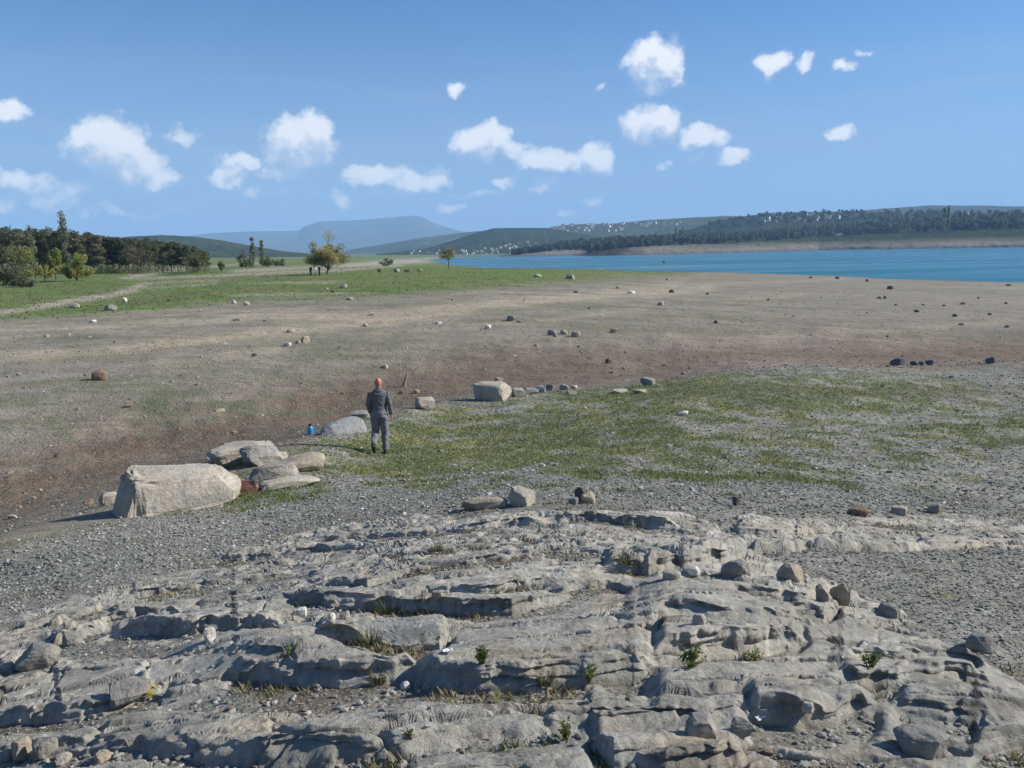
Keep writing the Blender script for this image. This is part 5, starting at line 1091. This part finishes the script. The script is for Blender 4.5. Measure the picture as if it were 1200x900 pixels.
# ---------------------------------------------------------------- houses of the villages on the hills
def houses():
    rnd = random.Random(77); protos = []
    walls = [(.62, .60, .55), (.70, .69, .66), (.52, .47, .40), (.60, .52, .42)]; roofs = [(.28, .13, .09), (.25, .22, .20), (.33, .30, .28), (.20, .10, .08)]
    for k in range(4):
        wm = surf_mat('house_wall', walls[k], var=.08, scale=.5, bumps=((2, .2, .05),)); rm = surf_mat('house_roof', roofs[k], var=.15, scale=.6, bumps=((3, .4, .05),)); gm = surf_mat('window_dark', (.03, .035, .045), rough=.2, var=.1, scale=1, bumps=())
        a, b, h, r = (5.5, 4, 5.5, 2.6) if k != 2 else (4, 4, 8, 2.2)
        V = [(-a,-b,-2),(a,-b,-2),(a,b,-2),(-a,b,-2),(-a,-b,h),(a,-b,h),(a,b,h),(-a,b,h),(-a,0,h+r),(a,0,h+r)]
        o = .5; V += [(-a-o,-b-o,h-.4),(a+o,-b-o,h-.4),(a+o,0,h+r+.15),(-a-o,0,h+r+.15),(-a-o,b+o,h-.4),(a+o,b+o,h-.4)]
        F = [(0,1,5,4),(1,2,6,5),(2,3,7,6),(3,0,4,7),(4,8,7,7),(5,6,9,9),(10,11,12,13),(13,12,15,14)]; mi = [0]*6+[1, 1]
        for sx in (-.55, .0, .55):
            for z in ((1.2, 3.2) if h < 7 else (1.2, 3.6, 6)):
                i = len(V); x = sx*a; V += [(x-.6,-b-.04,z),(x+.6,-b-.04,z),(x+.6,-b-.04,z+1.4),(x-.6,-b-.04,z+1.4)]; F.append((i,i+1,i+2,i+3)); mi.append(2)
        V = np.array(V, float); me = bpy.data.meshes.new('house'); me.from_pydata([tuple(v) for v in V], [], [tuple(dict.fromkeys(f)) for f in F]); 
        for m in (wm, rm, gm): me.materials.append(m)
        me.polygons.foreach_set('material_index', mi); me.update(); protos.append(me)
    used = []
    def put(loft, n_, box, label, group, sc=1.0, jit=None, pts=None):
        lst = pts or []; made = []
        while len(lst) < n_:
            px = rnd.uniform(box[0], box[1]); py = (np.interp(px, *jit)+rnd.uniform(-box[2], box[2])) if jit else rnd.uniform(box[2], box[3]); lst.append((px, py))
        for px, py in lst:
            p = loft.at(px, py); s = sc*rnd.uniform(.75, 1.3); o = mobj('house', protos[rnd.choice((0, 0, 1, 1, 1, 2, 3))], loc=p, rot=(0, 0, -math.atan2(p.x, p.y)+rnd.uniform(-.7, .7))); o.scale = (s, s, s); tag(o, label, 'house', group); made.append(o)
        rank_labels(made, label+', %s from left')
    put(H4, 46, (642, 735, 4.5), 'small pale house of the hilltop village across the lake', 'houses of the hilltop village', 1.15, ([642,690,735], [269,268,267]))
    put(H4, 12, (736, 800, 3.0), 'small pale house on the ridge right of the hilltop village', 'houses along the ridge', 1.1, ([736,800], [263,262]))
    put(H3, 34, (562, 645, 5.5), 'small house of the waterside village under the dark hill', 'houses of the waterside village', .55, ([562,600,645], [294,292,286]))
    put(H3, 26, (480, 562, 4.5), 'small house left of the waterside village', 'houses left of the waterside village', .55, ([480,520,562], [299.5,298,296]))
    put(H5, 34, (890, 1000, 4.5), 'bright house on the wooded ridge at right', 'houses on the right ridge', .8, ([890,940,1000], [257,256,251]))
    put(H5, 14, (1000, 1195, 3), 'scattered bright house among trees at far right', 'houses at far right', .9, ([1000,1100,1195], [252,250,251]))
    for px, py, lab in [(766,287,'leftmost orange hut on the far beach'),(773,287.6,'orange hut second from left on the far beach'),(785,287,'tan hut right of the two orange huts'),(793,286.8,'pale hut at the right end of the beach huts')]:
        p = H7.at(px, py); o = mobj('beach_hut', protos[3], loc=p, rot=(0, 0, .1)); o.scale = (.62,)*3; tag(o, lab, 'hut')
    for px, py, s, lab in [(957,275.5,.75,'white house standing apart at the edge of the far wood'),(981,276.5,.5,'left of two tiny white sheds by the far wood'),(985,275.8,.5,'right of two tiny white sheds by the far wood')]:
        p = H7.at(px, py); o = mobj('house', protos[1], loc=p); o.scale = (s,)*3; tag(o, lab, 'house')
houses()

# ---------------------------------------------------------------- buoy on the lake
def buoy():
    w = ray(778, 308); t = -EYE/w[2]; p = w*t; V, F = ICO[2]; P = V.copy(); P[:, 2] *= .8
    r = empty('buoy', (p[0], p[1], -.05)); tag(r, 'dark round buoy floating on the lake', 'buoy'); m = surf_mat('buoy_rubber', (.02, .02, .025), rough=.5, var=.1, scale=2, bumps=())
    P = P*.85; P[:, 2] += .45; mobj('float', mesh_np('float', P, F, m, smooth=True), r); V, F = tube([(0, 0, 1.0), (0, 0, 1.7)], .07, .05, 8); mobj('mast', mesh_np('mast', V, F, m), r)
buoy()

# ---------------------------------------------------------------- people
def ring_tube(pts, rad, sides=16):
    pts = np.array(pts, float); n_ = len(pts); V = []
    for i, p in enumerate(pts):
        d = pts[min(i+1, n_-1)]-pts[max(i-1, 0)]; d /= np.linalg.norm(d)+1e-9; a = np.array([1., 0, 0])-d*d[0]
        if np.linalg.norm(a) < .2: a = np.array([0, 1., 0])-d*d[1]
        a /= np.linalg.norm(a); b = np.cross(d, a); r = rad[i] if hasattr(rad[i], '__len__') else (rad[i], rad[i])
        for k in range(sides): t = k/sides*6.28318; V.append(p+r[0]*math.cos(t)*a+r[1]*math.sin(t)*b)
    F = [[i*sides+k, i*sides+(k+1) % sides, (i+1)*sides+(k+1) % sides, (i+1)*sides+k] for i in range(n_-1) for k in range(sides)]
    V.append(pts[0]); V.append(pts[-1]); c0, c1 = len(V)-2, len(V)-1; o = (n_-1)*sides
    F += [[(k+1) % sides, k, c0, c0] for k in range(sides)]+[[o+k, o+(k+1) % sides, c1, c1] for k in range(sides)]
    return V, F
def fuse(name, tubes, mat, voxel=.008, smooth=3, wrinkle=0, seed=1):
    """join overlapping closed shapes into one continuous surface"""
    V, F = [], []
    for v, f in tubes: o = len(V); V += [tuple(q) for q in v]; F += [tuple(dict.fromkeys([i+o for i in g])) for g in f]
    me = bpy.data.meshes.new('tmp'); me.from_pydata(V, [], F); ob = bpy.data.objects.new('tmp', me); COL.objects.link(ob)
    m = ob.modifiers.new('r', 'REMESH'); m.mode = 'VOXEL'; m.voxel_size = voxel; s = ob.modifiers.new('s', 'SMOOTH'); s.factor = .5; s.iterations = smooth
    dg = bpy.context.evaluated_depsgraph_get(); dg.update(); out = bpy.data.meshes.new_from_object(ob.evaluated_get(dg)); bpy.data.objects.remove(ob); bpy.data.meshes.remove(me)
    out.name = name; out.materials.clear(); out.materials.append(mat)
    if wrinkle:
        n_ = len(out.vertices); P = np.empty(n_*3); out.vertices.foreach_get('co', P); P = P.reshape(-1, 3); Nn = np.empty(n_*3); out.vertices.foreach_get('normal', Nn); Nn = Nn.reshape(-1, 3)
        w = (1-np.abs(fbm(P[:, 0]*9+P[:, 2]*5, P[:, 2]*11+P[:, 1]*8, 3, seed)))-.7
        P = P+Nn*(w*wrinkle)[:, None]; out.vertices.foreach_set('co', P.ravel()); out.update()
    out.polygons.foreach_set('use_smooth', np.full(len(out.polygons), True)); return out
def hand(wr, palm, tip, side):
    """palm, four fingers of different lengths and a thumb, relaxed and slightly curled; side -1 left, 1 right"""
    wr, palm, tip = map(np.array, (wr, palm, tip)); d = tip-palm; d = d/np.linalg.norm(d); out = [ring_tube([wr, (wr+palm)/2, palm, palm+d*.035], [(.024, .030), (.022, .036), (.020, .042), (.016, .040)])]
    f = np.array([0, 1., 0]); inw = np.array([-side, 0, 0.])
    for k, L_ in enumerate((.070, .080, .074, .058)):
        b = palm+d*.02+f*(.030-.020*k); m = b+d*L_*.55+inw*.008; t = b+d*L_*.95+inw*.028; out.append(ring_tube([b, m, t], [.0105, .0095, .007], 8))
    b = wr*.5+palm*.5+f*.030; out.append(ring_tube([b, b+f*.028+d*.022, b+f*.030+d*.055+inw*.012], [.013, .011, .008], 8)); return out
def person(name, p, rz, label, pose, mats, voxel=.008, scale=1.0, group=None):
    sk, sh, tr, shoe = mats; J = pose
    r = empty(name, p, rz); r.scale = (scale,)*3; tag(r, label, 'person', group)
    arm = lambda s, k=0.: [ring_tube([J[s+'sh'], J[s+'el'], J[s+'wr']], [.050+k, .042+k, .028+k])]
    leg = lambda s, k=0.: [ring_tube([J[s+'hip'], (np.array(J[s+'hip'])+J[s+'kn'])/2, J[s+'kn'], (np.array(J[s+'kn'])*.6+np.array(J[s+'an'])*.4), J[s+'an']], [.085+k, .075+k, .055+k, .052+k, .036+k])]
    foot = lambda s, k=0.: [ring_tube([np.array(J[s+'an'])+np.array(J[s+'he'])*.0, np.array(J[s+'he']), np.array(J[s+'he'])*.5+np.array(J[s+'to'])*.5, J[s+'to']], [.036+k, (.036+k, .034+k), (.042+k, .032+k), (.036+k, .020+k)], 12)]
    hx, hy, hz = J['head']; hd = [ring_tube([(hx, hy-.02, hz-.16), (hx, hy, hz-.11), (hx, hy+.012, hz-.06), (hx, hy+.005, hz), (hx, hy-.008, hz+.055), (hx, hy-.012, hz+.095), (hx, hy-.012, hz+.112)], [(.052, .055), (.056, .066), (.066, .086), (.076, .098), (.072, .092), (.045, .058), (.012, .014)])]
    hd += [ring_tube([(hx, hy+.08, hz+.02), (hx, hy+.118, hz-.018), (hx, hy+.09, hz-.028)], [.008, .015, .010], 8), ring_tube([(hx-.026, hy+.078, hz-.062), (hx+.026, hy+.078, hz-.062)], [.012, .012], 8)]
    for s in (-1, 1): hd.append(ring_tube([(hx+s*.070, hy+.0, hz-.03), (hx+s*.084, hy-.012, hz+.005), (hx+s*.074, hy-.006, hz+.03)], [(.008, .014), (.008, .020), (.006, .012)], 8))
    torso = lambda k=0.: [ring_tube([(0, 0, .90), (0, -.005, 1.0), (0, 0, 1.12), (0, .005, 1.28), (0, 0, 1.40), (0, -.005, 1.47), (0, 0, 1.53)], [(.155+k, .115+k), (.155+k, .115+k), (.145+k, .105+k), (.170+k, .118+k), (.185+k, .110+k), (.115+k, .075+k), (.055, .055)])]
    body = torso(-.012)+arm('l', -.006)+arm('r', -.006)+leg('l', -.01)+leg('r', -.01)+foot('l', -.006)+foot('r', -.006)+hd+hand(J['lwr'], J['lpa'], J['lfi'], -1)+hand(J['rwr'], J['rpa'], J['rfi'], 1)
    bo = mobj('body', fuse('body', body, sk, voxel, 2), r)
    for s in (-1, 1):
        V, F = ICO[2]; mobj('eye', mesh_np('eye', V*.011+np.array([hx+s*.030, hy+.082, hz+.004]), F, shoe, smooth=True), bo)
    so_ = fuse('shirt', [ring_tube([(0, 0, .99), (0, 0, 1.12), (0, .005, 1.28), (0, 0, 1.41), (0, -.005, 1.475), (0, 0, 1.51)], [(.172, .132), (.168, .126), (.190, .135), (.205, .125), (.130, .092), (.070, .068)])]+arm('l', .018)+arm('r', .018), sh, voxel, 2, .020, 5); mobj('shirt', so_, r)
    V, F = ring_tube([(0, 0, 1.485), (0, .005, 1.545)], [(.072, .072), (.064, .066)]); mobj('collar', fuse('collar', [(V, F)], sh, voxel, 1), r)
    tz = fuse('trousers', [ring_tube([(0, 0, .88), (0, -.01, .96), (0, 0, 1.045)], [(.175, .135), (.175, .140), (.160, .122)])]+leg('l', .028)+leg('r', .028), tr, voxel, 2, .024, 9); mobj('trousers', tz, r)
    V, F = ring_tube([(0, 0, 1.012), (0, 0, 1.05)], [(.178, .140), (.172, .134)]); mobj('waistband', fuse('waistband', [(V, F)], sh if voxel > .02 else tr, voxel, 1), r)
    for s in 'lr': mobj('shoe', fuse('shoe', foot(s, .012), shoe, min(voxel, .012), 2), r)
    return r
def pmat(n_, c, rough=.85, var=.12): return surf_mat(n_, c, rough=rough, var=var, scale=9, bumps=((60, .3, .004),))
SKIN = pmat('skin', (.46, .19, .14), .6, .08); DARKG = pmat('grey_shirt', (.12, .13, .13)); GREYB = pmat('grey_trousers', (.17, .175, .19)); SHOE = pmat('dark_shoe', (.05, .045, .04), .6)
WALK = dict(head=(.0, .03, 1.645), lsh=(-.175, 0, 1.425), lel=(-.235, -.05, 1.165), lwr=(-.215, .06, .955), lpa=(-.205, .09, .885), lfi=(-.195, .11, .80), rsh=(.175, 0, 1.425), rel=(.235, -.03, 1.165), rwr=(.262, .03, .915), rpa=(.268, .045, .845), rfi=(.268, .055, .75),
            lhip=(-.092, 0, .90), lkn=(-.115, .09, .52), lan=(-.135, -.27, .27), lhe=(-.135, -.32, .26), lto=(-.14, -.20, .10), rhip=(.092, 0, .90), rkn=(.10, .07, .49), ran=(.095, .05, .085), rhe=(.095, .01, .035), rto=(.11, .21, .022))
STAND = dict(WALK, lkn=(-.10, .02, .49), lan=(-.11, -.02, .085), lhe=(-.11, -.06, .035), lto=(-.13, .15, .022), rkn=(.10, .02, .49), ran=(.11, -.02, .085), rhe=(.11, -.06, .035), rto=(.13, .15, .022))
mp_ = hit(449, 532.5)
person('person', (mp_.x-.05, mp_.y+.05, height(mp_.x, mp_.y)+.0), math.radians(4), 'man seen from behind walking away in dark grey shirt and grey trousers', WALK, (SKIN, DARKG, GREYB, SHOE), .008)
BLK = pmat('black_clothes', (.018, .018, .022)); LBL = pmat('light_blue_clothes', (.42, .50, .62)); WHI = pmat('white_shirt', (.65, .65, .66)); JEA = pmat('jeans', (.10, .16, .30)); SK2 = pmat('pale_skin', (.45, .30, .23))
for px, py, sh, tr, sc, rz, lab in ((364.5, 323, BLK, BLK, 1.0, .6, 'far person in black standing left of the willow, leftmost of three'), (370.3, 323.2, WHI, JEA, .93, -.5, 'far person in white and blue between the two dark ones'), (374.6, 323.2, BLK, BLK, 1.02, .2, 'far person in black standing nearest the willow trunk')):
    p = hit(px, py); person('person', p, rz+math.pi*.7, lab, STAND, (SK2, sh, tr, SHOE), .03, sc)

# ---------------------------------------------------------------- small things
def scrap(px, py, w, h, label, seed, on=None):
    p = hit(px, py); d = math.hypot(p.x, p.y); W, H = w/FPX*d, h/FPX*d*2.0; rs = np.random.RandomState(seed); n_ = 7
    u, v = np.meshgrid(np.linspace(-.5, .5, n_), np.linspace(-.5, .5, n_)); z = .012+.018*np.abs(fbm(u*3+seed, v*3, 2, seed)); V = np.stack([u*W+.1*W*v, v*H, z], -1).reshape(-1, 3); F = grid_faces(n_, n_)
    T = V+np.array([0, 0, .002]); o = mobj('paper_scrap', mesh_np('paper', np.concatenate([T, V]), np.concatenate([F, F[:, ::-1]+len(V)]), WHITEP), loc=p, rot=(0, 0, rs.uniform(-.4, .4))); tag(o, label, 'litter')
WHITEP = surf_mat('white_paper', (.72, .73, .76), rough=.8, var=.06, scale=20, bumps=())
scrap(525, 766, 11, 3.5, 'white paper scrap above the notch in the main ledge', 3)
scrap(891, 850, 12, 4, 'white paper scrap in the hollow under the lower right ledge', 4)
def jug():
    p = hit(364, 509); d = math.hypot(p.x, p.y); s = d/FPX
    r = empty('plastic_jug', (p.x, p.y, p.z), .4); tag(r, 'small bright blue plastic jug with dark cap at the bank edge', 'jug')
    bm_ = surf_mat('blue_plastic', (.03, .24, .50), rough=.3, var=.05, scale=5, bumps=(), spec=.5); dk = surf_mat('dark_cap', (.05, .02, .025), rough=.5, var=.1, scale=5, bumps=())
    q = lambda z, a, b: ((0, 0, z*s), (a*s, b*s)); L_ = [q(-.4, 3.1, 2.4), q(.4, 3.6, 2.8), q(6, 3.6, 2.8), q(8.2, 2.9, 2.3), q(9.6, 1.5, 1.4), q(10.3, 1.4, 1.3)]
    mobj('body', fuse('jug', [ring_tube([a for a, _ in L_], [b for _, b in L_])], bm_, .006, 2), r)
    V, F = ring_tube([(0, 0, 10.2*s), (0, 0, 12.4*s)], [1.9*s, 1.8*s]); mobj('cap', mesh_np('cap', np.array(V), np.array([f if f[2] != f[3] else f for f in F]), dk), r)
    V, F = ring_tube([(2.9*s, 0, 4*s), (4.6*s, 0, 5*s), (4.6*s, 0, 7.5*s), (2.2*s, 0, 8.6*s)], [.5*s]*4, 8); mobj('handle', mesh_np('handle', np.array(V), np.array(F), bm_), r)
jug()
def stump():
    p = hit(473.5, 453); d = math.hypot(p.x, p.y); s = d/FPX; m = surf_mat('driftwood', (.30, .24, .18), rough=.9, var=.3, scale=8, bumps=((20, .8, .02),))
    r = empty('wooden_stump', (p.x, p.y, p.z-.05)); tag(r, 'leaning weathered wooden stump sticking up beyond the man', 'stump')
    mobj('stem', fuse('stem', [ring_tube([(0, 0, -1*s), (.6*s, 0, 5*s), (2.2*s, 0, 10*s), (4.5*s, .5*s, 17*s)], [2.2*s, 1.9*s, 1.6*s, .9*s], 9)], m, .02, 1, .02, 3), r)
    mobj('branch_stub', fuse('stub', [ring_tube([(1.5*s, 0, 8*s), (3.6*s, 0, 9.5*s), (4.6*s, 0, 12*s)], [1.1*s, .9*s, .6*s], 7)], m, .015, 1), r)
stump()

# ---------------------------------------------------------------- air
def haze():
    m = bpy.data.materials.new('haze_air'); m.use_nodes = True; nt = m.node_tree; nt.nodes.clear()
    o = nt.nodes.new('ShaderNodeOutputMaterial'); v = nt.nodes.new('ShaderNodeVolumePrincipled'); nt.links.new(v.outputs[0], o.inputs['Volume'])
    v.inputs['Color'].default_value = (.40, .66, 1.0, 1); v.inputs['Density'].default_value = 9.0e-5; v.inputs['Anisotropy'].default_value = .0
    x, y0, y1, z0, z1 = 16800, -16800, 16800, -6, 760
    V = [(-x, y0, z0), (x, y0, z0), (x, y1, z0), (-x, y1, z0), (-x, y0, z1), (x, y0, z1), (x, y1, z1), (-x, y1, z1)]
    F = [[3, 2, 1, 0], [4, 5, 6, 7], [0, 1, 5, 4], [1, 2, 6, 5], [2, 3, 7, 6], [3, 0, 4, 7]]
    h = mobj('haze', mesh_np('haze', V, F, m)); tag(h, 'thin blue haze in the air over the lake and hills', 'haze', kind='stuff')
haze()
